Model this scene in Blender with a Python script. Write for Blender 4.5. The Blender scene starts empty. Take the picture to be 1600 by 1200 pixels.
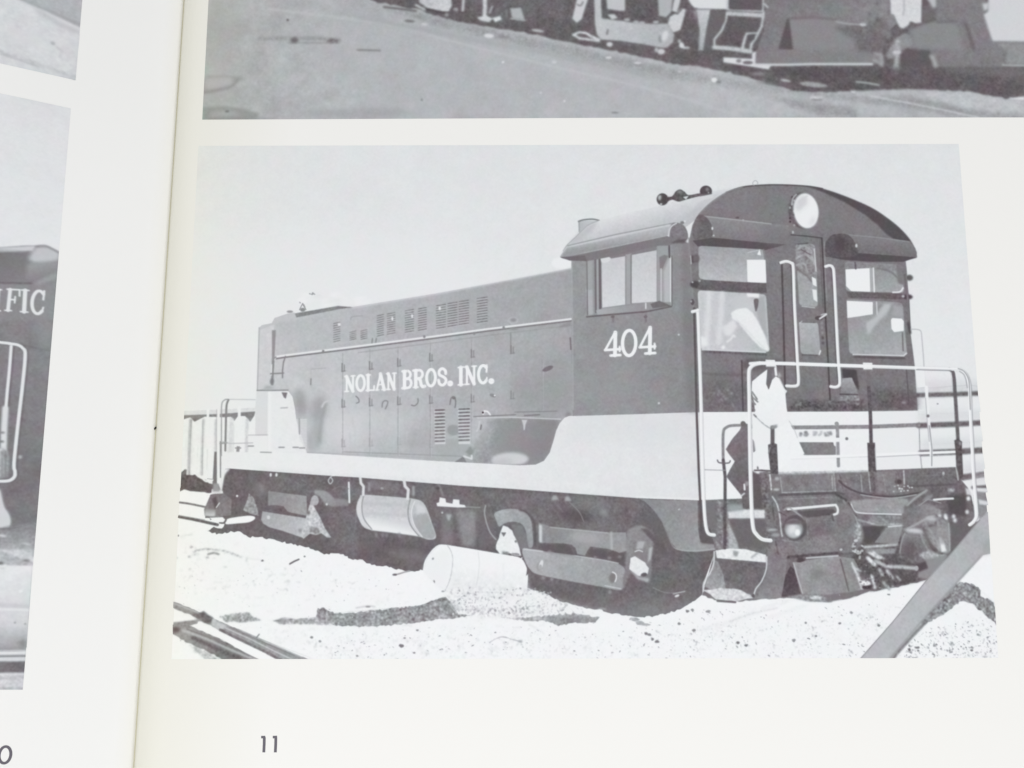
import bpy, bmesh, math, random
import numpy as np
from mathutils import Vector, Matrix

random.seed(7)
rng = np.random.default_rng(11)
SC = bpy.context.scene
COL = SC.collection
MM = 0.001

# ------------------------------------------------------------------ camera, world, lamps, exposure
F_PX = 2136.0                      # focal length of the compact camera, in pixels of a 1600 px frame
TILT = math.radians(12.6)
DIST = 274.0                       # mm from lens to page along the optical axis
CAM = np.array([0.0, -DIST * math.sin(TILT), DIST * math.cos(TILT)])
cam_d = bpy.data.cameras.new('camera')
cam_d.sensor_width = 36.0
cam_d.lens = 36.0 * F_PX / 1600.0
cam_d.clip_start = 0.005
cam_d.clip_end = 50.0
cam = bpy.data.objects.new('camera', cam_d)
COL.objects.link(cam)
cam.location = (CAM * MM).tolist()
cam.rotation_euler = (TILT, 0, 0)
cam_d.dof.use_dof = False
SC.camera = cam

world = bpy.data.worlds.new('World')
SC.world = world
world.use_nodes = True
bg = world.node_tree.nodes['Background']
bg.inputs[0].default_value = (0.985, 0.985, 1.0, 1)
bg.inputs[1].default_value = 0.55

def area(name, loc, target, size, power, colour):
    d = bpy.data.lights.new(name, 'AREA')
    d.shape = 'RECTANGLE'
    d.size, d.size_y = size
    d.energy = power
    d.color = colour
    o = bpy.data.objects.new(name, d)
    COL.objects.link(o)
    o.location = loc
    o.rotation_euler = (Vector(target) - Vector(loc)).to_track_quat('-Z', 'Y').to_euler()
    return o
area('soft_area_light', (-0.10, -0.50, 0.62), (0.02, -0.03, 0), (0.8, 0.5), 4.6, (1.0, 0.985, 0.965))  # area lamp added so the page foot comes out brighter
area('room_light', (0.75, 0.45, 1.1), (0, 0, 0), (0.8, 0.8), 3.95, (0.99, 0.985, 1.0))

SC.view_settings.view_transform = 'Standard'
SC.view_settings.look = 'None'
SC.view_settings.exposure = 0
SC.view_settings.gamma = 1
SC.view_settings.use_curve_mapping = False

# ------------------------------------------------------------------ shape of the open book (millimetres)
def ray(px, py):
    px = np.asarray(px, float); py = np.asarray(py, float)
    v = np.stack([(px - 800) / F_PX, (600 - py) / F_PX, -np.ones_like(px)], -1)
    c, s = math.cos(TILT), math.sin(TILT)
    return np.stack([v[..., 0], v[..., 1] * c - v[..., 2] * s, v[..., 1] * s + v[..., 2] * c], -1)

def at_z(px, py, z):
    r = ray(px, py)
    k = (z - CAM[2]) / r[..., 2]
    return CAM + r * k[..., None]

Z_G = -2.6                                   # depth of the gutter
ga = at_z(286.5, 0, Z_G); gb = at_z(207.5, 1200, Z_G)
def gut(y):                                  # x of the gutter for a page y
    return ga[0] + (gb[0] - ga[0]) * (y - ga[1]) / (gb[1] - ga[1])
XE = float(min(at_z(268, 1030, 0.)[0], at_z(310, 228, 0.)[0])) - 0.3   # right page lies flat from here on

_d = np.linspace(0, 230, 461)
_slope = np.interp(_d, [0, 4, 12, 26, 34, 46, 70, 120, 200, 230], [.50, .58, .60, .62, .58, .30, .02, -.16, -.14, -.05])
_zl = np.concatenate([[0], np.cumsum((_slope[1:] + _slope[:-1]) * .5 * (_d[1] - _d[0]))])
def z_left(d): return Z_G + np.interp(d, _d, _zl)
def z_right(x, y):
    g = gut(y)
    t = np.clip((XE - x) / np.maximum(XE - g, 1e-6), 0, 1)
    return Z_G * t ** 2.2

def to_right(px, py):                        # traced point -> (x, y) on the flat right page
    p = at_z(px, py, 0.)
    return p[..., 0], p[..., 1]
def to_left(px, py):                         # traced point -> (distance from gutter, y) on the bowed left page
    z = np.zeros(np.shape(px)) + 5.0
    for _ in range(60):
        p = at_z(px, py, z)
        z = .4 * z + .6 * z_left(np.maximum(gut(p[..., 1]) - p[..., 0], 0))
    return gut(p[..., 1]) - p[..., 0], p[..., 1]

def surf_right(u, v, lift=0.):
    return np.stack([u, v, z_right(u, v) + lift], -1)
def surf_left(u, v, lift=0.):
    return np.stack([gut(v) - u, v, z_left(u) + lift], -1)

# ------------------------------------------------------------------ little painter for the halftone prints
def boxblur(a, r):
    r = int(round(r))
    if r < 1: return a
    for ax in (0, 1):
        p = np.pad(a, [(r + 1, r) if i == ax else (0, 0) for i in (0, 1)], mode='edge')
        c = np.cumsum(p, axis=ax, dtype=np.float64)
        n = a.shape[ax]
        a = ((np.take(c, range(2 * r + 1, 2 * r + 1 + n), axis=ax) - np.take(c, range(0, n), axis=ax)) / (2 * r + 1)).astype(np.float32)
    return a
def blur(a, s):
    if s < .35: return a
    r = max(1, s * .85)
    return boxblur(boxblur(boxblur(a, r), r), max(1, r * .8)) if s > .8 else boxblur(a, 1) * .6 + a * .4

PPM = 10.0                                   # canvas pixels per millimetre
K = PPM / 7.8                                # canvas pixels per traced pixel

def smooth(pts, n=5, closed=False):
    p = np.array(pts, float); m = len(p); out = []
    rng_ = range(m if closed else m - 1)
    for i in rng_:
        if closed: a, b, c, d = p[(i - 1) % m], p[i], p[(i + 1) % m], p[(i + 2) % m]
        else: a, b, c, d = p[max(i - 1, 0)], p[i], p[i + 1], p[min(i + 2, m - 1)]
        for k in range(n):
            t = k / n
            out.append(.5 * (2 * b + (c - a) * t + (2 * a - 5 * b + 4 * c - d) * t * t + (3 * b - a - 3 * c + d) * t ** 3))
    if not closed: out.append(p[-1])
    return [tuple(q) for q in out]
def rough(pts, amp, step, closed=True, sel=None):
    p = [tuple(q) for q in pts]; out = []; m = len(p)
    for i in range(m if closed else m - 1):
        a, b = p[i], p[(i + 1) % m]
        L = math.hypot(b[0] - a[0], b[1] - a[1]); n = max(1, int(L / step))
        if sel is not None and i not in sel: n = 1
        for k in range(n):
            t = k / n
            j = amp if n > 1 else 0
            out.append((a[0] + (b[0] - a[0]) * t + random.uniform(-j, j), a[1] + (b[1] - a[1]) * t + random.uniform(-j, j)))
    if not closed: out.append(p[-1])
    return out
def rnd(pts, r=5, n=4):
    p = [np.array(q, float) for q in pts]; out = []
    for i in range(len(p)):
        a, b, c = p[i - 1], p[i], p[(i + 1) % len(p)]
        la, lc = np.hypot(*(a - b)), np.hypot(*(c - b)); k = min(r, la * .45, lc * .45)
        s, e = b + (a - b) / la * k, b + (c - b) / lc * k
        for j in range(n + 1):
            t = j / n; out.append(tuple(s * (1 - t) ** 2 + b * 2 * t * (1 - t) + e * t * t))
    return out
def ell_pts(cx, cy, rx, ry, rot=0, n=28, a0=0, a1=360):
    r = math.radians(rot); o = []
    full = abs(a1 - a0) >= 360
    for i in range(n if full else n + 1):
        a = math.radians(a0 + (a1 - a0) * i / n)
        x, y = rx * math.cos(a), ry * math.sin(a)
        o.append((cx + x * math.cos(r) - y * math.sin(r), cy + x * math.sin(r) + y * math.cos(r)))
    return o

class Canvas:
    def __init__(s, corners, to_page, base):
        s.to_page = to_page
        u, v = np.array(corners, float).T if to_page is to_left else to_page(*np.array(corners, float).T)
        s.u0, s.u1, s.v0, s.v1 = u.min() - .6, u.max() + .6, v.min() - .6, v.max() + .6
        s.W = int((s.u1 - s.u0) * PPM); s.H = int((s.v1 - s.v0) * PPM)
        s.flip = to_page is to_left          # u grows towards the left there
        s.a = np.full((s.H, s.W), float(base), np.float32)
        s.corners = corners
        n = rng.standard_normal((s.H, s.W)).astype(np.float32)
        s.n1 = n
        s.n2 = blur(n, 1.6); s.n2 /= s.n2.std()
        s.n3 = blur(rng.standard_normal((s.H, s.W)).astype(np.float32), 5); s.n3 /= s.n3.std()
        s.n4 = blur(rng.standard_normal((s.H, s.W)).astype(np.float32), 16); s.n4 /= s.n4.std()
    def px(s, pts):
        p = np.array(pts, float)
        u, v = s.to_page(p[:, 0], p[:, 1])
        x = (u - s.u0) / (s.u1 - s.u0) * s.W
        y = (s.v1 - v) / (s.v1 - s.v0) * s.H
        return np.stack([x, y], -1)
    def cover(s, P, pad=0):
        x0 = int(max(0, math.floor(P[:, 0].min()) - pad)); x1 = int(min(s.W, math.ceil(P[:, 0].max()) + pad + 1))
        y0 = int(max(0, math.floor(P[:, 1].min()) - pad)); y1 = int(min(s.H, math.ceil(P[:, 1].max()) + pad + 1))
        if x1 <= x0 or y1 <= y0: return None
        w, h, SS = x1 - x0, y1 - y0, 4
        ys = y0 + (np.arange(h * SS) + .5) / SS
        A = P; B = np.roll(P, -1, 0)
        ay, by = A[:, 1][None], B[:, 1][None]
        yy = ys[:, None]
        hit = ((ay <= yy) & (by > yy)) | ((by <= yy) & (ay > yy))
        den = np.where(by == ay, 1, by - ay)
        X = A[:, 0][None] + (yy - ay) / den * (B[:, 0] - A[:, 0])[None]
        X = np.where(hit, X, 1e9)
        X.sort(axis=1)
        m = int(hit.sum(1).max()) if hit.size else 0
        F = np.zeros((h * SS, w + 2), np.float32)
        R = np.arange(h * SS)
        for k in range(m):
            xk = X[:, k]; ok = xk < 1e8
            q = np.clip(xk - x0, 0, w)
            fl = np.floor(q).astype(int); fr = q - fl
            sg = 1 if k % 2 == 0 else -1
            np.add.at(F, (R[ok], fl[ok]), (sg * (1 - fr))[ok])
            np.add.at(F, (R[ok], fl[ok] + 1), (sg * fr)[ok])
        C = np.cumsum(F, 1)[:, :w].reshape(h, SS, w).mean(1)
        return np.clip(C, 0, 1), x0, y0
    def fill(s, C, x0, y0, val, alpha, tex):
        h, w = C.shape
        sl = (slice(y0, y0 + h), slice(x0, x0 + w))
        if isinstance(val, tuple):
            v0, p0, v1, p1 = val
            q = s.px([p0, p1]); d = q[1] - q[0]
            yy, xx = np.mgrid[y0:y0 + h, x0:x0 + w]
            t = np.clip(((xx - q[0][0]) * d[0] + (yy - q[0][1]) * d[1]) / max(1e-6, d @ d), 0, 1)
            V = v0 + (v1 - v0) * t
        else: V = float(val)
        if tex:
            V = V + s.n2[sl] * tex[0] * .8 + (s.n3[sl] * tex[1] * .55 if len(tex) > 1 else 0) + (s.n4[sl] * tex[2] * .5 if len(tex) > 2 else 0)
        M = C * alpha
        s.a[sl] = s.a[sl] * (1 - M) + V * M
    def poly(s, pts, val, soft=0, alpha=1., tex=None):
        pad = int(soft * K * 3) + 1
        r = s.cover(s.px(pts), pad)
        if r is None: return pts
        C, x0, y0 = r
        if soft: C = blur(C, soft * K)
        s.fill(C, x0, y0, val, alpha, tex)
        return pts
    def line(s, pts, w, val, soft=0, alpha=1., tex=None):
        P = s.px(pts); hw = w * K * .5; pad = int(hw + soft * K * 3) + 2
        x0 = int(max(0, P[:, 0].min() - pad)); x1 = int(min(s.W, P[:, 0].max() + pad + 1))
        y0 = int(max(0, P[:, 1].min() - pad)); y1 = int(min(s.H, P[:, 1].max() + pad + 1))
        if x1 <= x0 or y1 <= y0: return pts
        C = np.zeros((y1 - y0, x1 - x0), np.float32)
        for a, b in zip(P[:-1], P[1:]):
            bx0 = int(max(x0, min(a[0], b[0]) - hw - 2)); bx1 = int(min(x1, max(a[0], b[0]) + hw + 3))
            by0 = int(max(y0, min(a[1], b[1]) - hw - 2)); by1 = int(min(y1, max(a[1], b[1]) + hw + 3))
            if bx1 <= bx0 or by1 <= by0: continue
            yy, xx = np.mgrid[by0:by1, bx0:bx1] + .5
            d = b - a; L = max(1e-9, d @ d)
            t = np.clip(((xx - a[0]) * d[0] + (yy - a[1]) * d[1]) / L, 0, 1)
            D = np.hypot(xx - a[0] - t * d[0], yy - a[1] - t * d[1])
            c = np.clip(hw - D + .5, 0, 1) * min(1, 2 * hw)
            q = C[by0 - y0:by1 - y0, bx0 - x0:bx1 - x0]
            np.maximum(q, c, out=q)
        if soft: C = blur(C, soft * K)
        s.fill(C, x0, y0, val, alpha, tex)
        return pts
    def ell(s, cx, cy, rx, ry, val, rot=0, soft=0, alpha=1., tex=None):
        return s.poly(ell_pts(cx, cy, rx, ry, rot), val, soft, alpha, tex)
    def specks(s, region, n, size=(.5, 1.4), vals=(155, 212), rot=35, asp=1.6):
        xs = [p[0] for p in region]; ys = [p[1] for p in region]
        R = np.array(region); k = 0
        while k < n:
            x, y = random.uniform(min(xs), max(xs)), random.uniform(min(ys), max(ys))
            inside = False; j = len(R) - 1
            for i in range(len(R)):
                if (R[i][1] > y) != (R[j][1] > y) and x < (R[j][0] - R[i][0]) * (y - R[i][1]) / (R[j][1] - R[i][1]) + R[i][0]: inside = not inside
                j = i
            k += 1
            if not inside: continue
            r = size[0] + (size[1] - size[0]) * random.random() ** 2.5
            th = math.radians(rot + random.gauss(0, 25)); ct, sn = math.cos(th), math.sin(th)
            q = [(math.cos(t) * r * asp * random.uniform(.4, 1.3), math.sin(t) * r * random.uniform(.3, 1.0)) for t in (0, 1.05, 2.1, 3.1, 4.2, 5.2)]
            s.poly([(x + a * ct - b * sn, y + a * sn + b * ct) for a, b in q],
                   random.uniform(*vals), alpha=random.uniform(.6, 1))
    def gravel(s, region, amt, lo=.9, fine=True, soft=4):
        pad = 20; C, x0, y0 = s.cover(s.px(region), pad); C = blur(C, soft * K)
        h, w = C.shape; sl = (slice(y0, y0 + h), slice(x0, x0 + w))
        n = blur(rng.standard_normal((h, w)).astype(np.float32), .9 if fine else 2.2); n /= n.std()
        m = blur(rng.standard_normal((h, w)).astype(np.float32), 9); m /= m.std()
        s.a[sl] -= C * np.clip(n + m * .45 - lo, 0, 2.2) * amt
    def finish(s, name, soft=.5):
        a = s.a.copy()
        if s.flip:                                        # the print runs on across the page in much the same tones
            c = int((42 - s.u0) * PPM); t = a[:, :c][:, ::-1]; n = a.shape[1] - c
            ext = np.concatenate([t if k % 2 == 0 else t[:, ::-1] for k in range(n // c + 1)], 1)[:, :n]
            fade = np.clip(np.arange(n) / (12 * PPM), 0, 1); a[:, c:] = ext * (1 - fade * .5) + blur(ext, 14) * fade * .5
        a = blur(a, soft * K)
        dark = np.clip((238 - a) / 120, 0, 1)
        yy, xx = np.mgrid[0:s.H, 0:s.W].astype(np.float32)
        per = .30 * PPM                                   # halftone screen at 45 degrees
        scr = np.cos((xx + yy) * math.pi * 1.414 / per) * np.cos((xx - yy) * math.pi * 1.414 / per)
        a = a + scr * 6 * np.clip(dark * 1.6, 0, 1) * (1.1 - dark * .5)
        a = a + dark * (s.n2 * 1.0 + s.n3 * .5 + s.n4 * .5) + s.n2 * .2 + s.n1 * .5 * dark
        g = np.interp(a, [60, 95, 105, 117, 128, 150, 160, 168, 183, 200, 212, 222, 234, 250], [42, 72, 84, 99, 112, 135, 145, 154, 173, 195, 211.5, 225, 234, 244]).astype(np.float32)
        kx = [40, 100, 125, 150, 180, 205, 222, 236, 250]
        r = g + np.interp(g, kx, [4, 3, 1, -1, -2, -2, -3, -2, 0])
        gr = g + np.interp(g, kx, [-3, -2, -1, 1, 1, 0, 0, 0, 0])
        b = g + np.interp(g, kx, [2, 2, 3, 4, 5, 4, 2, 2, 1])
        ch = blur(rng.standard_normal((s.H, s.W)).astype(np.float32), 11); ch /= ch.std()
        ch2 = blur(rng.standard_normal((s.H, s.W)).astype(np.float32), 7); ch2 /= ch2.std()
        wt = .35 + 1.0 * dark
        r += ch * 1.1 * wt; gr -= ch * .8 * wt; b += ch2 * .9 * wt
        if not s.flip:                                    # colour shifts warmer towards the fold
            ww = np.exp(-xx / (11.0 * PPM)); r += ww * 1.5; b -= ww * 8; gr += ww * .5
        out = np.ones((s.H, s.W, 4), np.float32)
        out[..., 0] = r / 255; out[..., 1] = gr / 255; out[..., 2] = b / 255
        np.clip(out, 0, 1, out=out)
        im = bpy.data.images.new(name, s.W, s.H)
        im.colorspace_settings.name = 'sRGB'
        im.pixels.foreach_set(np.ascontiguousarray(out[::-1]).ravel())
        im.update()
        im.pack()
        return im

# ------------------------------------------------------------------ the large print: switcher 404
PARTS = {}                                   # print -> list of (name, kind, points, width, label)
def part(key, name, pts, label=None, w=None):
    PARTS.setdefault(key, []).append((name, [(list(pts), w)], label))
def part_multi(key, name, ribbons, label=None):
    PARTS.setdefault(key, []).append((name, ribbons, label))

MAIN = [(310, 228), (1498, 225), (1560, 1028), (268, 1030)]
M = Canvas(MAIN, to_right, 221)
P, L, E = M.poly, M.line, M.ell
# sky
P([(250, 200), (1600, 200), (1600, 1060), (250, 1060)], (219, (700, 230), 223, (700, 600)), tex=(.3, .5, .6))
P([(250, 380), (700, 380), (880, 560), (880, 760), (250, 760)], 225, soft=40, alpha=.7)

for _ in range(26): E(random.uniform(462, 575), random.uniform(460, 478), random.uniform(4, 12), random.uniform(2, 5), random.choice((232, 230, 226, 218)), random.uniform(-20, 10), soft=2.2, alpha=.7)
for q in ((487, 459, 5, 1.2), (473, 480, 5, 9)):
    for _ in range(6): E(q[0] + random.uniform(-q[2], q[2]), q[1] + random.uniform(-q[3], q[3]), 1.6, 1.1, 165, random.uniform(0, 90), alpha=.8)
L([(468, 484), (473, 474), (478, 484)], 1.5, 160); E(473, 484, 4, 3, 150, soft=.6)
E(453, 487, 5, 2, 165, soft=.5); E(878, 411, 16, 9, 229, soft=1)
part('main', 'sky', [(310.5, 228.5), (1497.5, 225.5), (1530, 640), (289, 640)], 'blank pale sky')

# ground
G = [(290, 765), (330, 765), (560, 860), (760, 900), (1000, 945), (1120, 925), (1500, 880), (1560, 840), (1600, 1060), (240, 1060)]
P([(240, 742), (700, 742), (1600, 820), (1600, 1060), (240, 1060)], 234, tex=(.6, .8, .8))
part('main', 'gravel_ground', [(281.5, 762), (345, 770), (1000, 880), (1549, 870), (1559, 1027), (268.5, 1029)], 'bright gravel and pale earth')
# far gondola car
P([(288, 640), (400, 637), (400, 757), (283, 757)], 227, tex=(1.2, 1.5))
P([(286, 642), (400, 637), (400, 647), (286, 650)], 214, tex=(1.5,))
P([(285, 649), (340, 647), (399, 643), (397, 650), (391, 659), (383, 650), (372, 650), (366, 658), (361, 651), (352, 652), (320, 651), (304, 659), (297, 652), (285, 656)], 142, soft=.4, tex=(4, 3))
for x0, x1, w, v in ((298, 295, 4.5, 188), (318, 315, 4, 196), (337, 337, 3, 196), (362, 360, 7, 212), (386, 385, 5, 206)):
    L([(x0, 656), ((x0 + x1) / 2 - .5, 700), (x1, 742)], w, v, soft=.8, tex=(3,))
L([(299, 656), (297, 700), (296, 742)], 1.2, 160, alpha=.6)
L([(317, 656), (316, 742)], 1, 170, alpha=.6)
for i in range(14):
    x = random.uniform(288, 395); L([(x, random.uniform(660, 700)), (x - 1, random.uniform(700, 735))], 1.2, 210, soft=.6, alpha=.6)
P(rough([(281, 741), (290, 732), (291, 742), (305, 742), (313, 748), (322, 750), (327, 756), (340, 757), (350, 770), (327, 770), (303, 768), (288, 765), (279, 769)], .8, 4), 112, soft=.4, tex=(4, 2))
P([(279, 742), (286, 738), (292, 733), (291, 741)], 130, soft=.6)
part('main', 'gondola_car', [(288, 641), (399, 637), (399, 679), (346, 707), (346, 757), (282, 768)], 'pale ribbed freight car standing behind the engine')
for a, b in (((290, 638), (398, 638)), ((270, 884), (310, 890))): pass
L(smooth([(280, 785), (295, 787), (320, 792)]), 3, 135, soft=.3, tex=(6,))
L([(278, 807), (300, 811), (340, 820)], 4.5, 118, soft=.3, tex=(5,)); L([(278, 805), (320, 812)], 1, 180)
part_multi('main', 'rail', [([(279, 785), (295, 787), (318, 791)], 3), ([(277, 807), (300, 811), (338, 819)], 4.5)], 'thin dark rail in the gravel at the far end')

# hood side
HOOD = [(405, 512), (409, 508), (425, 505), (429, 497), (449, 490), (462, 489), (528, 479), (550, 480), (680, 459), (781, 440.5), (860, 425.5), (893, 419), (896, 650), (889, 650), (882, 653), (874, 662), (869, 673), (865, 688), (859, 707), (850, 720), (837, 726), (812, 727), (709, 722), (612, 716), (480, 708), (463, 656), (457, 620), (450, 611), (402, 611), (405, 512)]
P(HOOD, (198, (410, 600), 170, (893, 560)), tex=(1, 1, 1.6))
P([(405, 512), (428, 506), (427, 600), (402, 611)], 204, tex=(1, 1))
P([(405, 512), (425, 505), (429, 497), (460, 488), (462, 494), (430, 506), (406, 516)], 196, soft=.6)
P([(428, 506), (680, 461), (893, 420), (893, 497), (620, 531), (432, 556)], (194, (430, 520), 171, (893, 450)), tex=(1, 1, 1.4), soft=.7)
L([(550, 481), (680, 460), (893, 419.5)], 2, 206, soft=.7)
P([(461, 490), (500, 483), (528, 478), (552, 480), (530, 483), (500, 489), (463, 496)], 145, soft=.5, tex=(4,))
P([(432, 560), (620, 535), (893, 503), (893, 640), (740, 700), (480, 706), (460, 620)], (200, (440, 600), 172, (893, 560)), soft=1.5, tex=(1, 1.2, 1.8))
P([(425, 516), (431, 516), (429, 560), (426, 602), (423, 602), (425, 560)], 158, soft=.5)
L([(405, 512), (402, 611)], 1.6, 178, soft=.5)
# dust and streaks low on the hood
E(540, 668, 40, 30, 209, soft=14, alpha=.7); E(600, 655, 50, 26, 204, soft=14, alpha=.5)
E(520, 640, 20, 60, 206, soft=10, alpha=.35)
E(470, 632, 10, 20, 168, -6, soft=6); E(466, 616, 6, 8, 176, soft=4)
E(498, 640, 12, 22, 172, 8, soft=6); E(495, 680, 9, 24, 178, 4, soft=5); E(486, 690, 6, 16, 184, soft=4)
L(smooth([(510, 628), (505, 645), (501, 665), (499, 690)]), 4, 160, soft=2.2, alpha=.6)
L(smooth([(503, 636), (507, 629), (512, 627)]), 2.4, 210, soft=.8)
for i in range(26):
    x = random.uniform(480, 880); y = random.uniform(600, 680)
    L([(x, y), (x + random.uniform(-2, 2), y + random.uniform(12, 44))], random.uniform(1, 5), random.choice((170, 178, 196, 204)), soft=2.5, alpha=.28)
E(656, 692, 30, 12, 178, soft=8, alpha=.8)
for x0, x1, d in ((538, 577, 4), (580, 621, -3), (624, 671, 3), (675, 736, -4), (740, 797, 3), (800, 846, -5), (849, 892, -9)):
    P([(x0, 560), (x1, 555), (x1, 640), (x0, 645)], 190 - (x0 - 538) * .055 + d, soft=6, alpha=.45, tex=(1, 1.5))
P([(800, 590), (893, 570), (893, 645), (800, 645)], 164, soft=16, alpha=.6)
for i in range(60):
    x = 440 + i * 7.6; E(x, 551 - (x - 440) * .124, .7, .7, 160, soft=.3, alpha=.5)
for i in range(40):
    x = random.uniform(540, 735); y = random.uniform(640, 690); L([(x, y), (x + random.uniform(-1, 1), y + random.uniform(10, 22))], random.uniform(.8, 2), random.choice((176, 184, 206)), soft=1, alpha=.35); E(706, 700, 20, 7, 178, soft=5, alpha=.6); E(708, 672, 6, 5, 165, soft=2, alpha=.6)
E(650, 676, 5, 5, 178, soft=2, alpha=.7)
L([(535, 706), (618, 709), (724, 713)], 1.4, 160, soft=.4, alpha=.8); L([(480, 707), (620, 713), (712, 718)], 1.6, 180, soft=.6, alpha=.8)
part('main', 'engine_hood', HOOD[:-1], 'long grey hood with doors')
# louvres
def louvre(x0, y0, x1, y1, n, v=140, dy=-2.2, w=1.9):
    for k in range(n):
        y = y0 + (y1 - y0) * (k + .5) / n
        L([(x0, y), (x1, y + dy)], w * 1.15, v - 12, soft=.35, tex=(5,))
        L([(x0, y + w), (x1, y + dy + w)], 1, 208, soft=.4, alpha=.55)
LV = [(521.5, 503, 531, 536, 9, 158), (547, 517, 556, 533, 5, 160), (564, 515, 573, 532, 5, 160), (589.5, 491, 599, 527, 10, 152), (605.5, 488, 617, 524, 10, 154), (633.5, 483, 646, 521, 10, 152),
      (654, 480, 666, 518, 10, 150), (682, 475, 696, 515, 10, 150), (700, 471.5, 714, 512, 10, 146), (717.5, 468.5, 732, 509, 10, 146), (746, 463.5, 761, 506, 10, 144)]
for x0, y0, x1, y1, n, v in LV:
    louvre(x0, y0 + 1, x1, y1, n, v, w=1.5)
    part('main', 'louvre', [(x0 - 1, y0), (x1 + 1, y0 - 3), (x1 + 1, y1 - 2), (x0 - 1, y1 + 1)])
E(530, 507, 2.5, 2, 218, soft=.4); E(613, 498, 1.6, 3, 222, soft=.4); E(644, 494, 1.6, 3, 222, soft=.4); E(687, 482, 2, 3, 218, soft=.4)
for x0, x1, y0 in ((680.5, 694, 640), (717.5, 733, 638.5)):
    P([(x0 - 2, y0 - 1), (x1 + 1, y0 - 2), (x1 + 2, 694), (x0 - 1, 694)], 208, soft=.6)
    for k in range(10): L([(x0, y0 + 1 + k * 5.4), (x1, y0 + .4 + k * 5.4)], 3, 128 + k * 1.5, soft=.35, tex=(5,))
    part('main', 'louvre', [(x0 - 2, y0 - 1), (x1 + 1, y0 - 2), (x1 + 2, 694), (x0 - 1, 694)], 'dark low louvre under the lettering')
for k in range(19): L([(460, 655 + k * 2.45), (479, 654.5 + k * 2.45)], 1, 196, soft=.3); L([(460, 656.2 + k * 2.45), (479, 655.7 + k * 2.45)], .9, 226, soft=.3)
L([(467.5, 654), (468, 678)], 2, 168, soft=.5)
# door joints, hinges, latches
for x, y0, y1 in ((535.6, 552, 708), (578, 546, 710), (622, 542, 712), (672.5, 534, 714), (737, 527, 690), (847, 562, 642)):
    L([(x, y0), (x, y1)], 1.2, 166, soft=.5, alpha=.75, tex=(5,)); L([(x + 1.6, y0 + 6), (x + 1.6, y1)], 1, 208, soft=.5, alpha=.35)
L([(798, 520), (798, 553)], 1.4, 150, soft=.4); L([(894, 505), (894, 568)], 1.6, 158, soft=.5); L([(891, 528), (892, 546)], 2, 125, soft=.4)
L([(847, 562), (848, 640)], .9, 160, soft=.5)
for x, ys in ((536, (568, 624, 686)), (579, (565, 622, 685)), (623, (560, 620, 683)), (673, (552, 618, 687)), (738, (546, 616)), (800, (540, 611))):
    for i, y in enumerate(ys):
        v = (142, 146, 172)[i]
        L([(x - 1.5, y), (x - 1.5, y + 12)], 1.8, v, soft=.4); L([(x + 2, y + 2), (x + 2, y + 12)], 1.6, v + 8, soft=.4)
        L([(x - 2, y + 12.5), (x + 4, y + 11.5)], 1.2, v, soft=.4)
L(smooth([(556, 619), (560, 623), (561, 628), (557, 630)]), 1.6, 140, soft=.3)
L(smooth([(597, 636), (598, 629), (602, 626), (606, 628), (604, 635), (602, 639)]), 1.6, 145, soft=.3)
L(smooth([(643, 633), (648, 634), (653, 629), (653, 623)]), 1.7, 142, soft=.3)
L(smooth([(703, 632), (705, 622), (710, 620), (712, 628), (711, 637)]), 1.7, 135, soft=.3); E(709, 622, 3, 2, 135)
E(770, 618, 5, 2.6, 150, 20, soft=.5); E(773, 618, 1.5, 1.3, 220)
P(ell_pts(856, 576, 9, 3.6, -22), 128, soft=.6)
L([(486, 577), (509, 575)], 1, 172, soft=.4); L([(486, 578), (486, 602)], 1, 186, soft=.6); L([(486, 592), (485.5, 601)], 1.8, 150, soft=.5)
L(smooth([(548, 500), (549, 496), (556, 494), (567, 493.5)]), 1.3, 168, soft=.4)
for x in (582, 588): L([(x, 529), (x - 1, 537)], 2, 150, soft=.5)
# long handrail on the hood
RAIL = [(428, 562), (431, 557.5), (444, 555.5), (560, 541), (680, 525.5), (760, 514.5), (892, 498.5)]
L([(p[0], p[1] + 2.9) for p in RAIL[1:]], 2.6, 138, soft=.45)
L([(p[0], p[1] + 10) for p in RAIL[3:]], 1.2, 158, soft=.4, alpha=.7)
P([(880, 506), (892, 503), (892, 510), (872, 513)], 150, soft=1, alpha=.6)
L(RAIL, 3.2, 222, soft=.4)
L(smooth([(431, 558), (427.5, 562), (426.5, 580), (426, 601)]), 2.2, 150, soft=.35)
L([(424.6, 570), (424, 586)], 1.6, 222, soft=.4)
L([(446, 557), (443, 566), (441.5, 578), (441.5, 590)], 2, 145, soft=.4); L([(423, 584), (443, 583)], 2, 145, soft=.4); E(425, 596, 3, 5, 140, soft=.7)
part_multi('main', 'handrail', [(RAIL, 3.4), ([(428, 562), (426.5, 580), (426, 601)], 2.4)], 'long white pipe rail along the hood')
P([(792, 502), (796, 496), (805, 495), (810, 499), (809, 504), (800, 508)], 186, soft=.5); E(802, 500, 5, 3, 158, soft=.8); E(803, 514, 7, 2, 158, soft=1)
for x, y in ((663, 526), (741, 521), (787, 512), (505, 549)): E(x, y, 2, 2.4, 150, soft=.4)
L([(740, 651), (806, 648)], 1.6, 140, soft=.4); L([(804, 644), (870, 642.5)], 1.3, 142, soft=.5); L([(820, 649.5), (843, 648)], 2.2, 135, soft=.4)
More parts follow.
